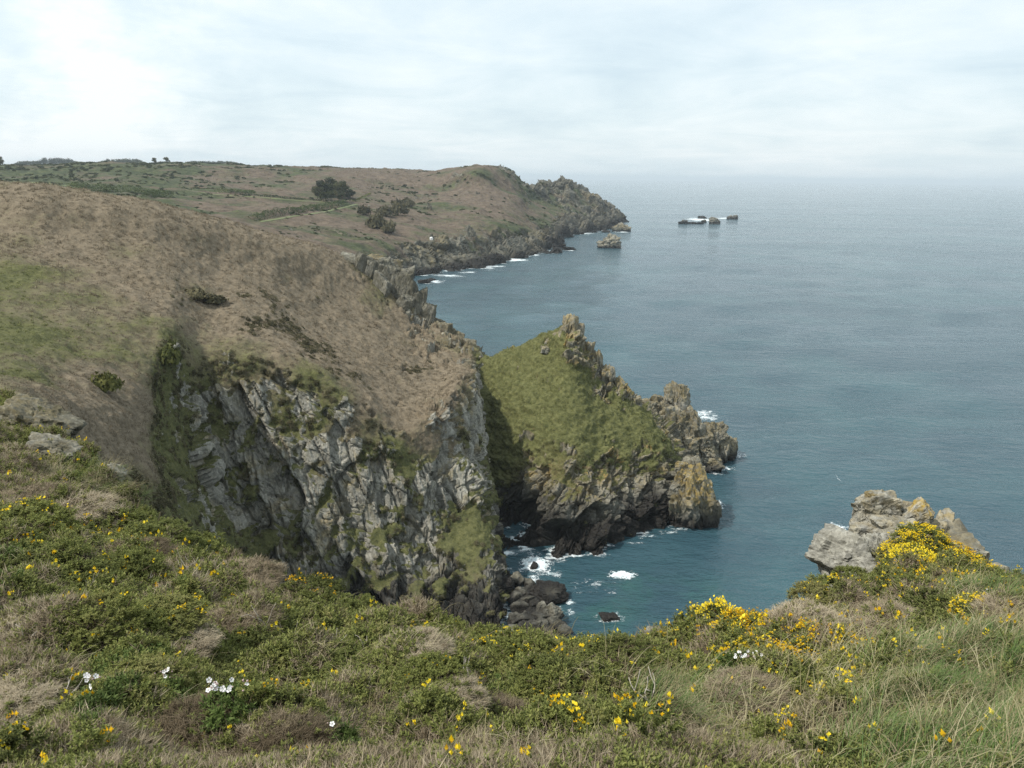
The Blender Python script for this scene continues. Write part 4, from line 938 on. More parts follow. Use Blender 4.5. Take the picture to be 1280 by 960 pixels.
boulder(539, 298, 4.5, 3.5, 'tiny white boulder on the far headland slope above the low cliff', None, 609, onland='headland', mat=plain('white_stone', (.7, .7, .68)), lift=.5)

t = tag(empty('rock_outcrop', P(1120, 720, 14.0)), 'big lichened rock outcrop at the cliff edge with gorse growing against it', 'rock outcrop')
crag(t, [(1094,637,15.3,44,36,.25),(1080,648,15.2,20,40,.2),(1124,645,15.3,34,28,.35),(1146,642,14.9,20,34,1.0,.5),(1178,660,15.2,20,30,.5),(1080,664,15.0,38,22,.3),(1120,676,14.5,30,42,.15),(1110,657,14.8,30,18,.3),(1138,652,15.1,24,24,.4),
         (1058,693,14.3,68,40,0,.10),(1086,698,14.25,30,54,0,.05),(1064,722,14.2,56,40,.0,.1),(1044,708,14.35,34,34,0,.1),(1102,702,14.6,26,52,.1),(1205,694,14.0,48,20,.25,.5),(1216,686,14.6,15,16,.4),(1164,668,15.0,34,30,.4),(1095,622,15.2,22,10,.6)],
     M_ROCK_NEAR, 36, base=t.location, rot_k=.08, ico=ICO5, cuts=4, crack=.085, dscale=1.12, jit=.6, old=.05, rough=.03)
crag(t, [(1150,730,14.6,110,100,.2),(1070,762,14.0,90,70,.2),(1215,740,14.0,80,60,.2)], M_ROCK_NEAR, 37, base=t.location, rot_k=.1, old=.6)

# ------------------------------------------------------------------ foam
def sea_height(X, Y):
    RR_ = np.sqrt(X ** 2 + (Y + 10) ** 2); Z_ = np.zeros_like(X)
    for k in range(14):
        lam = 3.0 * 1.35 ** k * 0.8; th = R(-35 + 70 * _RND[k]) + R(180); amp = 0.010 * lam ** 0.9 * (0.6 + 0.6 * _RND[k + 40])
        kx, ky = math.sin(th), math.cos(th); ok = np.clip(lam / (RR_ * 0.011 * 3.5) - 0.5, 0, 1)
        Z_ += min(amp, 0.12) * ok * np.sin(2 * math.pi / lam * (kx * X + ky * Y) + 6.28 * _RND[k + 80] + 1.5 * np.sin(X / (lam * 3.1)))
    return Z_
def foam_mat():
    nt = NT('white_foam'); t = nt.noise(1.2, 4, .6, nt.pos())
    al = nt.rng(nt.math('ADD', nt.attr('thick'), nt.math('MULTIPLY', nt.math('SUBTRACT', nt.noise(1.6, 6, .7, nt.pos(), .8), .5), 1.5)), 0.02, 0.55)
    nt.i(nt.b.inputs['Alpha'], al)
    return nt.done(nt.mix(nt.rng(t, .35, .65), (.55, .66, .68), (.86, .88, .88)), .7, nt.bump(t, .2), .3)
M_FOAM = foam_mat()
FV, FF, FT, fo = [], [], [], 0
for i, (u, v, ru, rv, dens) in enumerate([(670,704,24,13,.95),(690,716,22,8,.45),(778,717,20,7,1.0),(694,758,16,9,.35),(662,736,8,4,.7),(762,771,28,11,.40),(880,520,30,11,.55),(896,633,13,10,.6),(905,587,20,4,.6),(1048,661,17,9,.55),
        (538,352,20,2.4,.9),(560,345,26,2.0,.6),(600,335,26,2.2,.6),(640,325,24,2.4,.9),(662,319,16,1.8,.7),(876,274.8,20,2.6,.85),(904,273,30,1.6,.6),(778,290,14,1.5,.6),(762,309,15,1.8,.6),(712,313,10,1.5,.8),
        (725,292,30,1.2,.5),(850,664,22,3.5,.35),(810,672,26,5,.28),(740,735,70,20,.14),(712,752,8,6,.6),(765,797,12,4,.5),(700,790,22,7,.4),(820,640,30,4,.0),(835,668,30,5,.25),(690,700,26,4,.3),(740,694,40,4,.25),(790,680,26,4,.25),(872,656,20,4,.45),(895,592,16,4,.4),(925,572,12,5,.45),(668,722,12,8,.5),(700,742,10,10,.5),(712,765,12,8,.4),(585,341,20,1.6,.5),(618,333,20,1.6,.6),(680,315,22,1.4,.4),(745,290,20,1.2,.4)]):
    c = sea_at(u, v); s = px_m(c); y0, y1 = sea_at(u, v + rv)[1], sea_at(u, v - rv)[1]
    rx, ry = ru * s, (y1 - y0) / 2; cy = (y0 + y1) / 2
    m_ = 96; gx, gy = np.meshgrid(np.linspace(-1.3, 1.3, m_), np.linspace(-1.3, 1.3, m_))
    X_ = c[0] + gx * rx; Y_ = cy + gy * ry; q = np.stack([X_.ravel() / (rx * .42) + i * 9, Y_.ravel() / (ry * .42), np.zeros(m_ * m_)], 1)
    lace = 1 - np.abs(fbm(q * 1.4, 4, 600 + i, .62)) * 2.4
    lace2 = fbm(q * .8, 3, 640 + i)
    val = (np.exp(-(gx ** 2 + gy ** 2) * 1.3).ravel() * (0.55 + .8 * dens) + .30 * lace + .32 * lace2 - .86 + .28 * dens).reshape(m_, m_)
    Z_ = sea_height(X_, Y_) + 0.05 + 0.25 * np.clip(val, 0, .8) * dens
    idx = np.arange(m_ * m_).reshape(m_, m_); keep = (val[:-1, :-1] > -.2) & (val[1:, 1:] > -.2) & (val[:-1, 1:] > -.2); FT.append(val.ravel())
    f = np.stack([idx[:-1, :-1], idx[:-1, 1:], idx[1:, 1:], idx[1:, :-1]], -1)[keep]
    FV.append(np.stack([X_, Y_, Z_], -1).reshape(-1, 3)); FF.append(f + fo); fo += m_ * m_
for land_, n_, r0_, umin in (('grassy_point', 75, .9, 0), ('hill', 30, 1.0, 0), ('headland', 110, 3.2, 0)):
    LV = LANDS[land_]['V']; cand = LV[(np.abs(LV[:, 2]) < .45) & (LV[:, 1] < 1000)]
    uc, vc, wc = project(cand); ok_ = (wc > 10) & (uc > 480) & (uc < 1000)
    if land_ == 'hill': ok_ &= uc > 615
    cand = cand[ok_]; rg = np.random.default_rng(n_)
    for i, c in enumerate(cand[rg.choice(len(cand), size=min(n_, len(cand)), replace=False)]):
        m_ = 26; r_ = r0_ * rg.uniform(.5, 1.5); gx, gy = np.meshgrid(np.linspace(-1.3, 1.3, m_), np.linspace(-1.3, 1.3, m_))
        X_ = c[0] + gx * r_ * 1.4; Y_ = c[1] + gy * r_ * .8
        q = np.stack([X_.ravel() / r0_, Y_.ravel() / r0_, np.zeros(m_ * m_)], 1)
        val = (np.exp(-(gx ** 2 + gy ** 2) * 1.6).ravel() * rg.uniform(.5, 1.0) - .30 + .35 * fbm(q * 1.6, 3, 690)).reshape(m_, m_)
        idx = np.arange(m_ * m_).reshape(m_, m_); keep = (val[:-1, :-1] > -.15) & (val[1:, 1:] > -.15)
        f = np.stack([idx[:-1, :-1], idx[:-1, 1:], idx[1:, 1:], idx[1:, :-1]], -1)[keep]
        FV.append(np.stack([X_, Y_, sea_height(X_, Y_) + .04 + .0008 * (i % 60)], -1).reshape(-1, 3)); FF.append(f + fo); FT.append(val.ravel() * .8); fo += m_ * m_
FV = np.concatenate(FV); FF = np.concatenate(FF)
used, inv = np.unique(FF, return_inverse=True)
fm_ = mesh_np('sea_foam', FV[used], inv.reshape(-1, 4)); set_attr(fm_, 'thick', np.concatenate(FT)[used])
o = link_mesh('sea_foam', fm_, M_FOAM); o['kind'] = 'stuff'

# ------------------------------------------------------------------ far trees, hedges, paths, shrubs
def tube(bm, pts, r0, r1, sides=6):
    prev = None
    pts = [Vector(p_) for p_ in pts]
    for i, p_ in enumerate(pts):
        d = (pts[min(i + 1, len(pts) - 1)] - pts[max(i - 1, 0)]).normalized(); a = d.orthogonal().normalized(); b = d.cross(a)
        r = r0 + (r1 - r0) * i / (len(pts) - 1)
        ring = [bm.verts.new(p_ + (a * math.cos(6.2832 * k / sides) + b * math.sin(6.2832 * k / sides)) * r) for k in range(sides)]
        if prev:
            for k in range(sides): bm.faces.new((prev[k], prev[(k + 1) % sides], ring[(k + 1) % sides], ring[k]))
        prev = ring
    bm.faces.new(prev)
def bm_mesh(name, bm, mat, smooth=True):
    me = bpy.data.meshes.new(name); bm.normal_update(); bm.to_mesh(me); bm.free(); me.materials.append(mat)
    for p_ in me.polygons: p_.use_smooth = smooth
    return me
def tree_meshes(seed, h, r, flat=0.5, n=2200, leaf=0.42):
    rng = np.random.default_rng(seed); bm = bmesh.new()
    tube(bm, [(0, 0, -0.5), (.1, 0, h * .3), (.3, .1, h * .6), (.5, 0, h * .85)], .28, .08)
    for k in range(6):
        a = k * 1.05 + rng.uniform(0, .4); z0 = h * rng.uniform(.3, .6)
        tube(bm, [(.2, 0, z0), (.2 + math.cos(a) * r * .4, math.sin(a) * r * .4, z0 + h * .15), (.2 + math.cos(a) * r * .8, math.sin(a) * r * .8, z0 + h * .24)], .12, .03, 5)
    tr = bm_mesh('trunk', bm, M_BARK)
    V, T = [], []
    cl = [np.array([math.cos(a) * r * q, math.sin(a) * r * q, z]) for a, q, z in zip(rng.uniform(0, 6.28, 16), rng.uniform(.1, .8, 16), rng.uniform(h * .3, h * .86, 16))]
    for k in range(n):
        c = cl[k % 16]; d = rng.normal(size=3); d /= np.linalg.norm(d); q = c + d * r * .42 * rng.uniform(.6, 1.05) * np.array([1, 1, flat + .3])
        nrm = d + rng.normal(size=3) * .5; nrm /= np.linalg.norm(nrm); a_ = np.cross(nrm, rng.normal(size=3)); a_ /= np.linalg.norm(a_); b_ = np.cross(nrm, a_)
        s = leaf * rng.uniform(.6, 1.3); i = len(V); V += [q - a_ * s, q + a_ * s * .8, q + b_ * s]; T.append((i, i + 1, i + 2))
    return tr, tri_mesh('crown', np.array(V), np.array(T), None, [M_SCRUB])
TREES = [tree_meshes(700 + i, 11, 4.2) for i in range(3)]
def tree(p_, k, sc, rz, label, group=None, sz=1.0):
    t = tag(empty('tree', p_, rz), label, 'tree', group); t.scale = (sc, sc, sc * sz)
    kid(t, link_mesh('trunk', TREES[k][0])); kid(t, link_mesh('crown', TREES[k][1])); return t
grp = 'trees of the dark thicket on the headland'
for i, (u, v, sc, sz) in enumerate(sorted([(397,249,.95,1.0),(403,246,1.2,1.0),(410,250,1.3,1.0),(417,247,1.3,1.05),(424,250,1.3,1.0),(430,247,1.15,1.0),(436,250,.95,.9),(441,248,.6,.9),(414,252,.9,.8),(427,253,.8,.8),(404.5,252,.8,.8)])):
    h_, _ = hit(u, v, 'headland'); tree(h_, i % 3, sc * 1.0, i * 1.7, f'{ORDL[i]} tree from the left in the round dark thicket on the headland', grp, sz)
def sky_tree(u, v, D, sc, label, k=0):
    tree(P(u, v, D), k, sc, u, label)
sky_tree(193.5, 205, 900, .72, 'left one of two small trees on the skyline of the far plateau', 0)
sky_tree(208.5, 205, 900, .74, 'right one of two small trees on the skyline of the far plateau', 1)
sky_tree(1, 209, 800, .95, 'dark tree cut by the left edge on the skyline', 2)
def belt(u0, u1, vbase, D, hgt, seed, low=.5, name='tree_belt'):
    """a wood far off that reads as one mass: flat crowns on a row of thin trunks"""
    rng = np.random.default_rng(seed); V, T = [], []
    n = int((u1 - u0) * 1.6)
    for k in range(n):
        u = u0 + (u1 - u0) * rng.random(); edge = min(u - u0, u1 - u) / (u1 - u0)
        b = P(u, vbase, D + rng.uniform(-30, 30)); h = hgt * (0.45 + 1.0 * min(edge * 3, .5)) * rng.uniform(.7, 1.12)
        i = len(V); V += [b + np.array([-.4, 0, -6]), b + np.array([.4, 0, -6]), b + np.array([0, 0, h * .8])]; T.append((i, i + 1, i + 2))
        for j in range(46):
            d = rng.normal(size=3); d /= np.linalg.norm(d); q = b + np.array([0, 0, h * low]) + d * np.array([5, 5, h * (1 - low)]) * rng.uniform(.5, 1)
            a_ = np.cross(d, rng.normal(size=3)); a_ /= np.linalg.norm(a_); b_ = np.cross(d, a_); s = 1.5
            i = len(V); V += [q - a_ * s, q + a_ * s, q + b_ * s]; T.append((i, i + 1, i + 2))
    o = link_mesh(name, tri_mesh(name, np.array(V), np.array(T), None, [M_SCRUB])); o['kind'] = 'stuff'
belt(46, 95, 206, 1900, 17, 801); belt(20, 50, 206, 1850, 9, 804); belt(126, 180, 205, 1750, 12, 802); belt(222, 300, 207, 2000, 11, 803, .72)

def hedge(pts, h, w, label, seed, land_='headland', mat=M_SCRUB, dens=9, leaf=.42):
    rng = np.random.default_rng(seed); q = [np.array(hit(u, v, land_)[0]) for u, v in pts]; V, T = [], []
    for a, b in zip(q[:-1], q[1:]):
        L = np.linalg.norm(b - a); n = int(L * dens)
        sd = np.cross(b - a, [0, 0, 1]); sd /= np.linalg.norm(sd)
        for k in range(n):
            c = a + (b - a) * rng.random(); hh = h * (0.8 + .35 * perlin((c / 6)[None], seed)[0])
            th = rng.uniform(0, math.pi); d = sd * math.cos(th) + np.array([0, 0, 1]) * math.sin(th)
            p_ = c + (sd * math.cos(th) * w / 2 + np.array([0, 0, hh * math.sin(th) - .3])) * rng.uniform(.75, 1.05)
            nrm = d + rng.normal(size=3) * .6; a_ = np.cross(nrm, rng.normal(size=3)); a_ /= np.linalg.norm(a_); b_ = np.cross(nrm / np.linalg.norm(nrm), a_)
            s = leaf * rng.uniform(.6, 1.3); i = len(V); V += [p_ - a_ * s, p_ + a_ * s * .8, p_ + b_ * s]; T.append((i, i + 1, i + 2))
    V = np.array(V); c0 = V.mean(0)
    o = link_mesh('hedge', tri_mesh('hedge', V - c0, np.array(T), None, [mat])); o.location = c0; tag(o, label, 'hedge'); return o
M_HEDGE = leaf_mat('hedge_leaves', [(0.25, (0.022, 0.036, 0.012)), (0.5, (0.050, 0.072, 0.022)), (0.75, (0.09, 0.115, 0.036))], None, .85, .1, spread=.3)
hedge([(313,275.5),(340,270.5),(370,266.5),(400,262),(432,257)], 5.0, 5.5, 'long dark green hedge bank climbing beside the pale lane below the thicket', 811, mat=M_HEDGE, dens=40)
hedge([(300,243),(340,246),(380,249),(432,253)], 1.3, 2.6, 'low green hedge along the upper lane, leading to the thicket', 812, mat=M_HEDGE, dens=16)
hedge([(88,236),(110,238),(140,240),(178,242)], 6, 7, 'tall dark hedge on the left of the far slope, just over the near hill', 813, mat=M_HEDGE, dens=50)
hedge([(270,241),(290,242),(318,243)], 4.0, 5, 'short bright green hedge beside the upper lane, between the near hill and the thicket', 814, mat=M_HEDGE, dens=40)
hedge([(184,247),(198,246),(212,248)], 6, 7, 'round dark hedge clump just behind the crest of the near hill', 815, mat=M_HEDGE, dens=60)
hedge([(440,252),(452,247),(462,242),(470,237)], 0.8, 2.2, 'thin bright green hedge line running up the slope right of the thicket', 816, mat=M_TURF, dens=14)
M_PATH = plain('grassy_lane', (0.15, 0.17, 0.075), bump=2)
def path(pts, w):
    pts = [(a[0] + (b[0] - a[0]) * k / 8, a[1] + (b[1] - a[1]) * k / 8) for a, b in zip(pts[:-1], pts[1:]) for k in range(8)] + [pts[-1]]
    q = [Vector(hit(u, v, 'headland')[0]) for u, v in pts]; V, Fq = [], []
    for i, p_ in enumerate(q):
        d = q[min(i + 1, len(q) - 1)] - q[max(i - 1, 0)]; s = Vector((d.y, -d.x, 0)).normalized() * w / 2
        for e_ in (-1, -.5, 0, .5, 1):
            g = p_ + s * e_; hp = LANDS['headland']['bvh'].ray_cast(Vector((g.x, g.y, 140)), Vector((0, 0, -1)))[0]
            V.append((g.x, g.y, (hp.z if hp else g.z) + .18))
        if i:
            for k in range(4): a = (i - 1) * 5 + k; Fq.append((a, a + 1, a + 6, a + 5))
    o = link_mesh('path', mesh_np('path', V, Fq), M_PATH); o['kind'] = 'structure'
path([(326,277.5),(360,271.5),(400,266),(430,259.5),(447,255)], 2.0)
path([(232,237.5),(270,243.5),(320,246.5),(380,251.5),(436,255)], 1.6)
path([(38,228.5),(60,230),(88,232)], 3)

SHRUB = [clump('shrub', 830 + i, M_RIM, 700, 1.0, .62, .13) for i in range(3)]
SHRUBG = [clump('shrub', 835 + i, leaf_mat('ridge_gorse_leaves', [(0.25, (0.025, 0.032, 0.008)), (0.5, (0.065, 0.075, 0.020)), (0.75, (0.12, 0.12, 0.035))], None, .85, .1, spread=.6), 700, 1.0, .62, .12) for i in range(2)]
def shrub(u, v, wpx, hpx, label, green=False, group=None, k=0, land_='hill'):
    h_, n_ = hit(u, v, land_)
    if h_ is None: return
    s = px_m(h_); me = (SHRUBG if green else SHRUB)[k % 2]
    o = link_mesh('gorse_shrub', me); o.location = h_ - n_ * hpx * s * .15; o.scale = (wpx * s / 2, wpx * s / 2 * .8, hpx * s / .75); o.rotation_euler = (0, 0, u * .1)
    tag(o, label, 'shrub', group)
shrub(243,372,40,13,'dark shrub, left half of the scrub patch in the middle of the bracken hill'); shrub(268,378,42,12,'dark shrub, right half of the scrub patch in the middle of the bracken hill',k=1)
shrub(130,488,46,28,'rounded green shrub in the pale grass at the head of the gully',True)
shrub(208,452,44,28,'yellow green gorse shrub on the top corner of the gully',True)
for i, (u, v, w, h) in enumerate([(392,293,26,11),(408,297,30,12),(424,303,28,13),(438,310,24,12),(402,305,24,9),(420,312,26,9),(446,318,16,10)]):
    shrub(u, v, w, h, f'{ORDL[[0, 2, 4, 5, 1, 3, 6][i]]} green gorse shrub from the left along the ridge above the rock slabs', True, 'gorse shrubs on the ridge', i)
for i, (u, v, w, h) in enumerate(sorted([(470,285,30,20),(486,290,26,16),(455,268,24,12),(498,268,28,20),(510,258,20,12),(480,270,24,14)])):
    shrub(u, v, w, h, f'{ORDL[i]} dark shrub from the left on the headland slope below the thicket', False, 'shrubs on the headland slope', i, 'headland')

# ------------------------------------------------------------------ gull
bm = bmesh.new()
tube(bm, [(-.26,0,.0),(-.2,0,0),(-.05,0,-.02),(.1,0,-.01),(.2,0,.03),(.27,0,.05),(.32,0,.04)], .02, .02, 8)
rr_ = [.02,.045,.075,.07,.045,.035,.006]
bm.verts.ensure_lookup_table()
cs_ = [(-.26,0,.0),(-.2,0,0),(-.05,0,-.02),(.1,0,-.01),(.2,0,.03),(.27,0,.05),(.32,0,.04)]
for i in range(7):
    for k in range(8):
        vtx = bm.verts[i * 8 + k]; c = Vector(cs_[i]); vtx.co = c + (vtx.co - c).normalized() * rr_[i]
for sgn in (-1, 1):
    sec = [(.0,.08,.12,.0),(.28,.1,.10,.14),(.55,.03,.07,.16),(.72,-.10,.02,.13)]; rings = []
    for (y, x0, ch, z) in sec:
        rings.append([bm.verts.new((x0 + ch / 2, sgn * y, z)), bm.verts.new((x0, sgn * y, z + .015)), bm.verts.new((x0 - ch, sgn * y, z)), bm.verts.new((x0, sgn * y, z - .01))])
    for a, b in zip(rings[:-1], rings[1:]):
        for k in range(4): bm.faces.new((a[k], a[(k + 1) % 4], b[(k + 1) % 4], b[k]))
    bm.faces.new(rings[-1])
me = bm_mesh('gull', bm, plain('white_feathers', (.82, .82, .82)))
g = link_mesh('gull', me); g.location = P(1047, 598.5, 118); g.rotation_euler = (R(48), 0, R(60)); tag(g, 'white gull gliding low over the open sea above the right outcrop', 'gull')
md = g.modifiers.new('one_body', 'REMESH'); md.mode = 'VOXEL'; md.voxel_size = 0.018
# ------------------------------------------------------------------ bushes, flowers and twigs near the camera
def bush_meshes(seed, r, hgt, nspr, protos, hole=0.25):
    rng = np.random.default_rng(seed); VV, TT, tt, fp = [], [], [], []
    data = []
    for me in protos:
        v = np.empty(len(me.vertices) * 3, np.float32); me.vertices.foreach_get('co', v)
        f = np.empty(len(me.polygons) * 3, np.int32); me.polygons.foreach_get('vertices', f)
        ti = np.empty(len(me.vertices), np.float32); me.attributes['tip'].data.foreach_get('value', ti)
        data.append((v.reshape(-1, 3), f.reshape(-1, 3), ti))
    d = rng.normal(size=(nspr, 3)); d[:, 2] = np.abs(d[:, 2]) - .12; d /= np.linalg.norm(d, axis=1)[:, None]
    lum = 1 + .26 * perlin(d * 2.3 + seed, 7) + .12 * perlin(d * 6 + seed, 8)
    rad = rng.uniform(.72, 1.0, nspr) * lum
    c = d * rad[:, None] * np.array([r, r, hgt]); o = 0
    for k in range(nspr):
        v, f, ti = data[rng.integers(len(data))]
        z = d[k] * .75 + np.array([0, 0, .55]) + rng.normal(size=3) * .25; z /= np.linalg.norm(z)
        x = np.cross(z, rng.normal(size=3)); x /= np.linalg.norm(x); y = np.cross(z, x)
        VV.append((v * rng.uniform(.7, 1.25)) @ np.stack([x, y, z]) + c[k]); TT.append(f + o); tt.append(ti); o += len(v); fp.append((c[k] + z * .07, z))
    return np.concatenate(VV), np.concatenate(TT), np.concatenate(tt), fp
GP = [o.data for o in C_GO.objects][:5]; HP = [o.data for o in C_HE.objects]; FPm = [o.data for o in C_FR.objects]
for me in HP:
    if 'tip' not in me.attributes: set_attr(me, 'tip', np.zeros(len(me.vertices)))
BL = [proto_flower(900 + i, 4) for i in range(4)]; BLbig = [proto_flower(910 + i, 4, .0155) for i in range(4)]
def blossoms(seed, fp, n, protos, clusters=7, keep=.55):
    rng = np.random.default_rng(seed); VV, TT, o = [], [], 0
    pts = np.array([p_ for p_, z in fp]); cen = pts[rng.integers(len(pts), size=clusters)]
    w = np.exp(-((pts[:, None] - cen[None]) ** 2).sum(2) / .012).sum(1) + .06
    top = np.array([z[2] for p_, z in fp]); w = w * np.clip(top, .1, 1); w /= w.sum()
    for k in rng.choice(len(fp), size=n, p=w):
        me = protos[rng.integers(len(protos))]
        v = np.empty(len(me.vertices) * 3, np.float32); me.vertices.foreach_get('co', v); v = v.reshape(-1, 3)
        f = np.empty(len(me.polygons) * 3, np.int32); me.polygons.foreach_get('vertices', f)
        z = fp[k][1]; x = np.cross(z, rng.normal(size=3)); x /= np.linalg.norm(x); y = np.cross(z, x)
        VV.append(v @ np.stack([x, y, z]) * rng.uniform(.8, 1.3) + fp[k][0]); TT.append(f.reshape(-1, 3) + o); o += len(v)
    return tri_mesh('flowers', np.concatenate(VV), np.concatenate(TT), None, [M_FLOWER])
def stems(seed, r, h, n=9, rad=.005, mat=None):
    rng = np.random.default_rng(seed); bm = bmesh.new()
    for k in range(n):
        a = rng.uniform(0, 6.28); q = [np.zeros(3)]
        for j in range(3): q.append(np.array([math.cos(a), math.sin(a), 0]) * r * .3 * (j + 1) + np.array([0, 0, h * (.25, .55, .85)[j]]) + rng.normal(size=3) * .03)
        tube(bm, q, rad * 1.6, rad * .6, 5)
    return bm_mesh('stems', bm, mat or M_STEM)
ON_ROCK = {(1018,748): 12.4, (1128,696): 13.6, (1152,672): 13.9, (1178,690): 13.7, (1205,708): 13.2, (1145,712): 12.9, (1172,722): 12.6, (1064,722): 13.2, (1042,742): 12.6, (1226,716): 12.6, (1100,740): 12.2}
BUSH = []
for i in range(4):
    V, T, tip, fp = bush_meshes(920 + i, .34, .27, 520, GP)
    BUSH.append(dict(fol=tri_mesh('foliage', V, T, tip, [M_GORSE]), st=stems(i, .34, .27), fp=fp, fl={1: blossoms(i + 9, fp, 22, BL, 3), 2: blossoms(i + 20, fp, 250, BL, 16)}))
HEATH = []
for i in range(3):
    V, T, tip, fp = bush_meshes(940 + i, .34, .22, 520, HP)
    V2, T2, tip2, fp2 = bush_meshes(950 + i, .34, .22, 110, GP)
    HEATH.append(dict(gr=tri_mesh('green_shoots', V2, T2, tip2, [M_GORSE]), fol=tri_mesh('twigs', V, T, None, [M_BROWN]), st=stems(i + 30, .34, .22)))
def bush(u, v, rpx, fl, label, k=0, hs=1.0, kind='gorse_bush', group=None):
    h_, n_ = hit(u, v, 'ground')
    if (u, v) in ON_ROCK: h_ = Vector(P(u, v, ON_ROCK[(u, v)]))
    if h_ is None: return
    s = px_m(h_); sc = rpx * s / .34
    t = tag(empty(kind, h_ - Vector((0, 0, .05 * sc)), u * .37), label, {'gorse_bush': 'gorse bush', 'heather_cushion': 'heather'}[kind], group)
    t.scale = (sc, sc, sc * hs)
    if kind == 'gorse_bush':
        b = BUSH[k % 4]
        kid(t, link_mesh('foliage', b['fol'])); kid(t, link_mesh('stems', b['st']))
        if fl:
            o = kid(t, link_mesh('flowers', b['fl'][fl])); o['kind'] = 'stuff'
        elif fl == 0:
            fr = random.Random(int(u * 7 + v))
            for q_ in fr.sample([f_ for f_ in b['fp'] if f_[1][2] > .45], 5):
                o = kid(t, link_mesh('blossom', BL[fr.randrange(4)])); o.location = q_[0]; o.rotation_euler = (fr.uniform(-.6, .6), fr.uniform(-.6, .6), fr.uniform(0, 6))
    else:
        b = HEATH[k % 3]; kid(t, link_mesh('twigs', b['fol'])); kid(t, link_mesh('green_shoots', b['gr'])); kid(t, link_mesh('stems', b['st']))
    return t
for i, a in enumerate([
  (895,792,52,2,'gorse bush thick with yellow flowers on the brow just right of the cove'),
  (945,795,44,2,'low gorse bush full of yellow flowers, second along the brow from the cove'),
  (1000,815,56,2,'wide gorse bush covered in yellow flowers behind the white campion'),
  (930,818,40,2,'small flowering gorse bush in front of the brow, left of the white campion'),
  (1058,812,40,1,'gorse bush with scattered yellow flowers between the wide flowering one and the grass'),
  (1128,696,30,2,'flowering gorse bush in the cleft of the outcrop beside the white face'),
  (1152,672,30,2,'topmost flowering gorse bush, just below the orange slab of the outcrop'),
  (1178,690,36,2,'flowering gorse bush below the small right-hand rock of the outcrop'),
  (1205,708,36,2,'flowering gorse bush spilling down the right side of the outcrop'),
  (1145,712,38,2,'dense flowering gorse bush in the middle of the outcrop foot'),
  (1172,722,40,2,'flowering gorse bush lowest in front of the outcrop'),
  (1226,716,26,1,'small gorse bush with few flowers beside the long right-hand rock of the outcrop'),
  (1042,742,38,1,'dark gorse bush with orange yellow flowers below the white face of the outcrop'),
  (1064,722,22,None,'small dark gorse bush growing up the white face of the outcrop'),
  (1018,748,30,1,'gorse bush with yellow flowers at the left foot of the white rock face'),
  (1100,740,36,0,'olive gorse bush under the white face of the outcrop'),
  (1098,752,44,None,'dull green gorse bush without flowers in the dip below the outcrop'),
  (1180,772,52,0,'big rounded dark gorse bush with one patch of flowers in front of the outcrop'),
  (1240,776,44,2,'gorse bush full of yellow flowers near the right edge'),
  (1268,742,34,1,'gorse bush at the right edge against the sea'),
  (30,655,52,1,'dark gorse bush with orange flowers at the left edge below the grassy ridge'),
  (84,668,50,1,'dark gorse bush with a cluster of yellow flowers near the left edge'),
  (140,660,46,0,'dark gorse bush below the brown heather patch at left'),
  (190,668,42,0,'yellow green gorse bush on the crest just before the gully'),
  (235,690,42,0,'gorse bush on the crest where the brown heather begins'),
  (20,720,44,None,'dark gorse bush beside the flat grey stone'),
  (90,722,50,1,'gorse bush with several flowers in the middle of the left slope'),
  (160,716,46,0,'broad gorse bush in the middle of the left slope, right of the flowering one'),
  (120,775,54,0,'fresh green gorse bush in the lower left slope'),
  (200,770,50,1,'gorse bush with flowers below the middle of the left slope'),
  (60,760,44,0,'gorse bush above the brown heather cushion at the left edge'),
  (262,742,44,0,'olive gorse bush left of the bleached standing twigs'),
  (384,742,40,1,'gorse bush with a yellow flower cluster on the crest behind the bleached twigs'),
  (430,770,44,0,'olive gorse bush on the crest behind the middle of the slope'),
  (492,768,38,1,'gorse bush with few flowers close to the crest facing the cliff'),
  (545,792,40,0,'olive gorse bush near the crest facing the cliff'),
  (300,822,54,0,'gorse bush in front of the bleached standing twigs'),
  (415,842,60,0,'large mid green gorse bush in the middle foreground'),
  (486,838,48,None,'gorse bush with a brown flank in the middle foreground'),
  (540,842,40,0,'small gorse bush at the edge of the grass in the middle foreground'),
  (600,826,46,1,'gorse bush hollow underneath, with bare bleached twigs, in the middle'),
  (655,812,38,1,'gorse bush with yellow tips on the brow above the boulder heap'),
  (715,822,40,1,'gorse bush with orange flowers on the brow above the cove'),
  (775,818,44,0,'dark gorse bush on the brow above the lone rock in the cove'),
  (828,818,40,0,'dark rounded gorse bush on the brow just left of the flowering ones'),
  (690,846,44,0,'fresh green gorse bush behind the tall grass'),
  (60,905,50,0,'low green gorse bush at the lower left corner'),
  (180,850,50,0,'green gorse bush behind the first white campion'),
  (260,850,44,0,'green gorse bush behind the biggest white campion clump'),
]):
    bush(*a, k=i, hs=.5 + .3 * _RND[i])
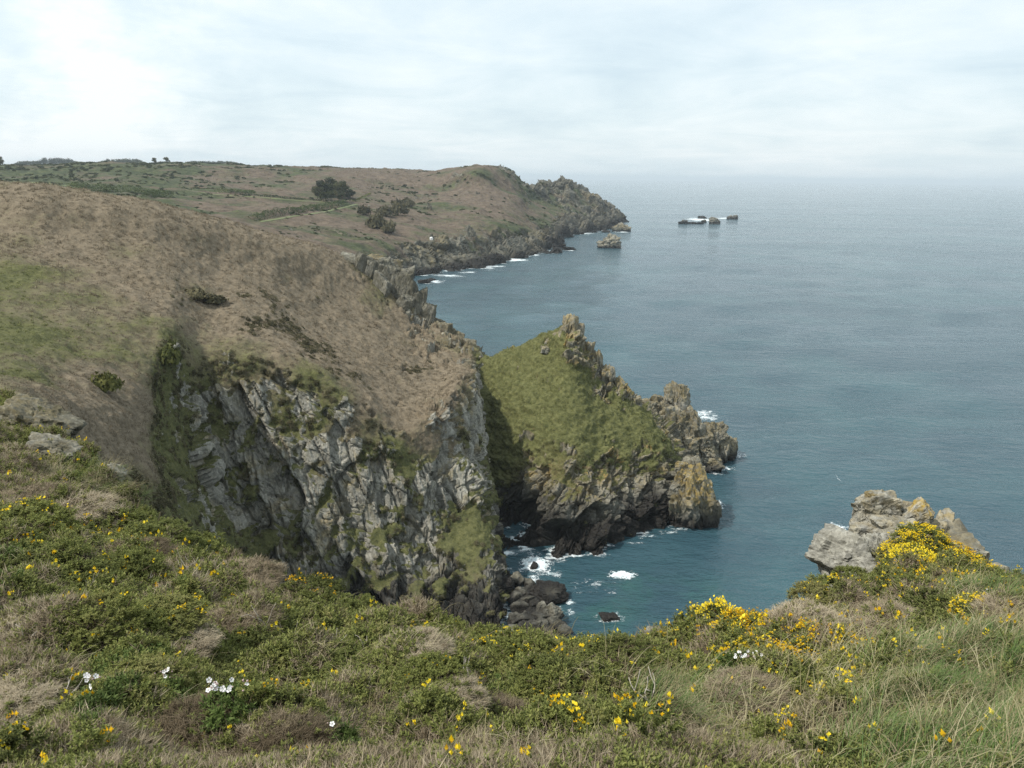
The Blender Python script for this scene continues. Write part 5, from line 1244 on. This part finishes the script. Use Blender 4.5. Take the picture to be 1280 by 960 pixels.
for i, a in enumerate([
  (16,800,56,'large brown heather cushion at the left edge'), (30,870,50,'brown heather cushion low at the left edge'), (262,705,46,'brown heather cushion on the crest above the cliff gully'),
  (305,722,44,'tan heather cushion on the crest, right of the gully'), (345,725,34,'small tan heather cushion on the crest behind the bleached twigs'),
  (180,690,34,'dark brown heather cushion between gorse bushes in the left slope'), (95,640,50,'greyish brown heather cushion on the ridge below the boulder'), (40,625,46,'greyish brown heather cushion on the ridge at the left edge'),
  (300,775,46,'brown heather cushion around the bleached standing twigs'), (228,800,40,'brown heather cushion among the green gorse of the left slope'), (470,742,38,'tan heather cushion on the crest facing the cliff'),
  (585,780,34,'tan heather cushion at the crest where the cliff foot shows'), (640,786,34,'tan heather cushion on the brow above the boulder heap'), (700,794,30,'tan heather cushion on the brow right of the boulder heap'),
  (520,810,42,'brown heather cushion left of the hollow gorse bush'), (260,905,60,'pale brown heather cushion at the bottom below the campion'), (360,925,54,'pale brown heather cushion at the bottom, left of the middle'),
  (620,900,48,'pale heather cushion at the bottom, left of the tall grass'), (1010,778,44,'grey brown heather cushion behind the wide flowering gorse'), (1120,778,44,'grey brown heather cushion below the outcrop, left of the dark bush'),
  (940,870,50,'dry brown heather cushion in front of the white campion'), (1265,765,40,'grey brown heather cushion at the right edge'), (560,870,44,'brown heather cushion in the middle foreground below the gorse'), (735,800,30,'brown heather cushion beside the small pale stone on the brow'),
]):
    bush(a[0], a[1], a[2], None, a[3], k=i, hs=.5 + .2 * _RND[i + 60], kind='heather_cushion')

# bleached dead twigs
def dead_branch(u, v, hpx, label, seed, n=4):
    h_, _ = hit(u, v, 'ground')
    if h_ is None: return
    s = px_m(h_); L = hpx * s; rng = np.random.default_rng(seed); bm = bmesh.new()
    for k in range(n):
        a = rng.uniform(0, 6.28); q = [np.array([0, 0, -.05])]; d = np.array([math.cos(a) * .5, math.sin(a) * .5, 1.0]); st = L * rng.uniform(.6, 1.1) / 5
        for j in range(5):
            d = d + rng.normal(size=3) * .28; d /= np.linalg.norm(d); q.append(q[-1] + d * st)
        tube(bm, q, .0036, .0016, 6)
        if k % 2 == 0:
            d2 = d + rng.normal(size=3) * .6; tube(bm, [q[3], q[3] + d2 * st * .8, q[3] + d2 * st * 1.5 + [0, 0, .02]], .0024, .0012, 5)
    o = link_mesh('dead_branch', bm_mesh('dead_branch', bm, M_DEADWOOD)); o.location = h_ + Vector((0, 0, .06)); tag(o, label, 'dead twigs')
for i, a in enumerate([(332,798,50,'tall bleached twigs standing up from brown heather on the left slope'),(362,800,36,'forked bleached twig leaning right beside the tall standing twigs'),(178,742,34,'thin bleached twig in green gorse on the left slope'),
  (108,745,30,'bent bleached twig in gorse near the left edge'),(232,722,38,'upright thin white twig on the crest above the gully'),(34,805,34,'pale bare twig in the brown cushion at the left edge'),(585,858,40,'curved bleached twigs under the hollow gorse bush'),
  (415,818,30,'small dead twigs in the gap of the middle gorse'),(455,815,26,'short dead twigs on the middle slope, near the crest'),(150,812,30,'arched pale twig lying over green gorse at lower left'),(84,875,30,'pale twig under the campion at lower left'),
  (812,880,40,'thin grey bare branch standing in the tall grass'),(672,790,26,'arched bare twig on the brow in front of the boulder heap'),(1130,790,30,'dry bleached stem standing below the dark bush by the outcrop'),(270,795,28,'short forked dead twig on the left slope, above the white flowers')]):
    dead_branch(*a, seed=960 + i)

# sea campion
def campion_flower(rng, s=.015):
    V, T = [], []
    for k in range(5):
        a = 1.2566 * k; c, sn = math.cos(a), math.sin(a); p_ = np.array([-sn, c, 0]); o = np.array([c, sn, 0]); i = len(V)
        V += [o * s * .15, o * s * .8 - p_ * s * .5 + [0, 0, .25 * s], o * s * 1.15 - p_ * s * .28 + [0, 0, .2 * s], o * s * 1.15 + p_ * s * .28 + [0, 0, .2 * s], o * s * .8 + p_ * s * .5 + [0, 0, .25 * s]]
        T += [(i, i + 1, i + 2), (i, i + 2, i + 3), (i, i + 3, i + 4)]
    return tri_mesh('flower', np.array(V), np.array(T), None, [M_WHITE])
CF_ = campion_flower(np.random.default_rng(1))
bm = bmesh.new(); bmesh.ops.create_icosphere(bm, subdivisions=1, radius=.007); bmesh.ops.scale(bm, vec=(1, 1, 1.5), verts=bm.verts); CB_ = bm_mesh('bud', bm, M_CALYX)
def campion(u, v, wpx, hpx, n, nb, label, seed):
    h_, n_ = hit(u, v, 'ground')
    if h_ is None: return
    s = px_m(h_); rng = np.random.default_rng(seed); t = tag(empty('sea_campion', h_), label, 'sea campion')
    V, T, tip, fp = bush_meshes(seed, max(wpx * s * .55, .08), .07, 60, FPm)
    kid(t, link_mesh('leaves', tri_mesh('leaves', V, T, tip, [M_GREEN2])))
    view = Vector((0, 0, EYE)) - h_; view.normalize()
    for k in range(n + nb):
        px_, pz_ = rng.uniform(-.5, .5) * wpx * s, rng.uniform(0.1, 1) * hpx * s
        o = kid(t, link_mesh('flower' if k < n else 'bud', CF_ if k < n else CB_)); o.location = Vector((px_, 0, .12 + pz_)) + view * .10
        dv = (view + Vector((rng.normal() * .5, rng.normal() * .5, rng.normal() * .4 + .2))).normalized(); o.rotation_euler = dv.to_track_quat('Z', 'Y').to_euler()
        sc = rng.uniform(.5, .85); o.scale = (sc,) * 3
campion(125,892,26,30,5,3,'white campion with four open blossoms in the green, nearest the left edge',971); campion(208,872,22,16,3,7,'small white campion with mostly pink buds between the two larger clumps',972)
campion(287,894,54,18,13,12,'largest white campion clump, dense blossoms in the lower left',973); campion(930,842,56,14,16,9,'white campion clump in front of the flowering gorse by the cliff brow',974)
campion(1232,752,8,6,2,2,'tiny white campion on the grass near the right edge, under the outcrop',975); campion(415,936,8,6,1,1,'single pale campion blossom in dry heather at the bottom',976)

# single gorse sprays in flower close to the camera
def spray(u, v, hpx, n, label, seed):
    h_, _ = hit(u, v, 'ground')
    if h_ is None: return
    s = px_m(h_); rng = np.random.default_rng(seed); t = tag(empty('gorse_spray', h_), label, 'gorse spray')
    V, T, tip, fp = bush_meshes(seed, .075, .09, 16, GP); kid(t, link_mesh('foliage', tri_mesh('foliage', V, T, tip, [M_GORSE])))
    for k in range(n):
        o = kid(t, link_mesh('blossom', BLbig[k % 4])); q = fp[rng.integers(len(fp))]; z = q[1]
        o.location = Vector(q[0]) * 1.0 + Vector((rng.normal() * .015, -.02, .02 + .02 * rng.random())); o.rotation_euler = (rng.normal() * .5, rng.normal() * .5, rng.uniform(0, 6)); c = rng.uniform(.55, .9); o.scale = (c,) * 3
for i, a in enumerate([(1012,878,30,9,'gorse spray crowded with large yellow blossoms in the right foreground'),(985,862,18,4,'gorse spray with four blossoms just above the crowded one'),(1050,885,20,3,'gorse spray right of the crowded one, few blossoms'),
  (1000,928,16,2,'gorse spray with two bright blossoms at the bottom right of the middle'),(958,928,16,2,'gorse spray with a pair of blossoms at the bottom, left of its twin'),(1022,952,16,2,'lowest gorse spray in bloom at the bottom edge, right'),
  (942,950,14,1,'gorse spray with one blossom at the bottom edge'),(1118,836,14,2,'gorse spray with yellow blossoms in the dry grass'),(1136,842,12,1,'gorse spray with one blossom in the dry grass, just right of a pair'),(1172,836,24,4,'gorse spray with orange blossoms among the dry grass at right'),
  (1224,842,14,2,'gorse spray in bloom against the green grass at the right'),(712,918,20,5,'gorse spray in bloom in front of the tall grass, leftmost of a row'),(738,918,24,5,'gorse spray in bloom in front of the tall grass, second of a row'),(770,912,18,4,'gorse spray in bloom in front of the tall grass, third of a row'),
  (796,920,20,5,'gorse spray with bright yellow blossoms at the foot of the grey bare branch'),(814,940,22,5,'lowest gorse spray in bloom below the tall grass'),(10,948,26,4,'gorse spray with big blossoms in the bottom left corner'),(32,955,26,4,'gorse spray with big blossoms at the bottom edge near the left corner'),
  (100,945,14,1,'gorse spray with one blossom at the bottom left'),(226,850,14,2,'gorse spray with orange blossoms above the largest campion clump'),(316,890,12,2,'gorse spray with orange blossoms at the right end of the largest campion clump'),(534,895,14,2,'gorse spray with bright yellow blossoms in the middle foreground')]):
    spray(*a, seed=980 + i)
# ------------------------------------------------------------------ sea haze: one closed box of even air
bm = bmesh.new(); bmesh.ops.create_cube(bm, size=1.0)
me = bpy.data.meshes.new('haze'); bm.to_mesh(me); bm.free()
hm = bpy.data.materials.new('sea_haze'); hm.use_nodes = True; hm.node_tree.nodes.clear()
ho = hm.node_tree.nodes.new('ShaderNodeOutputMaterial'); hv = hm.node_tree.nodes.new('ShaderNodeVolumePrincipled')
hv.inputs['Color'].default_value = (0.80, 0.90, 0.97, 1); hv.inputs['Density'].default_value = 0.00011
hm.node_tree.links.new(hv.outputs[0], ho.inputs['Volume'])
hz = link_mesh('haze', me, hm); hz.scale = (60000, 60000, 130); hz.location = (0, 0, 55); hz['kind'] = 'stuff'
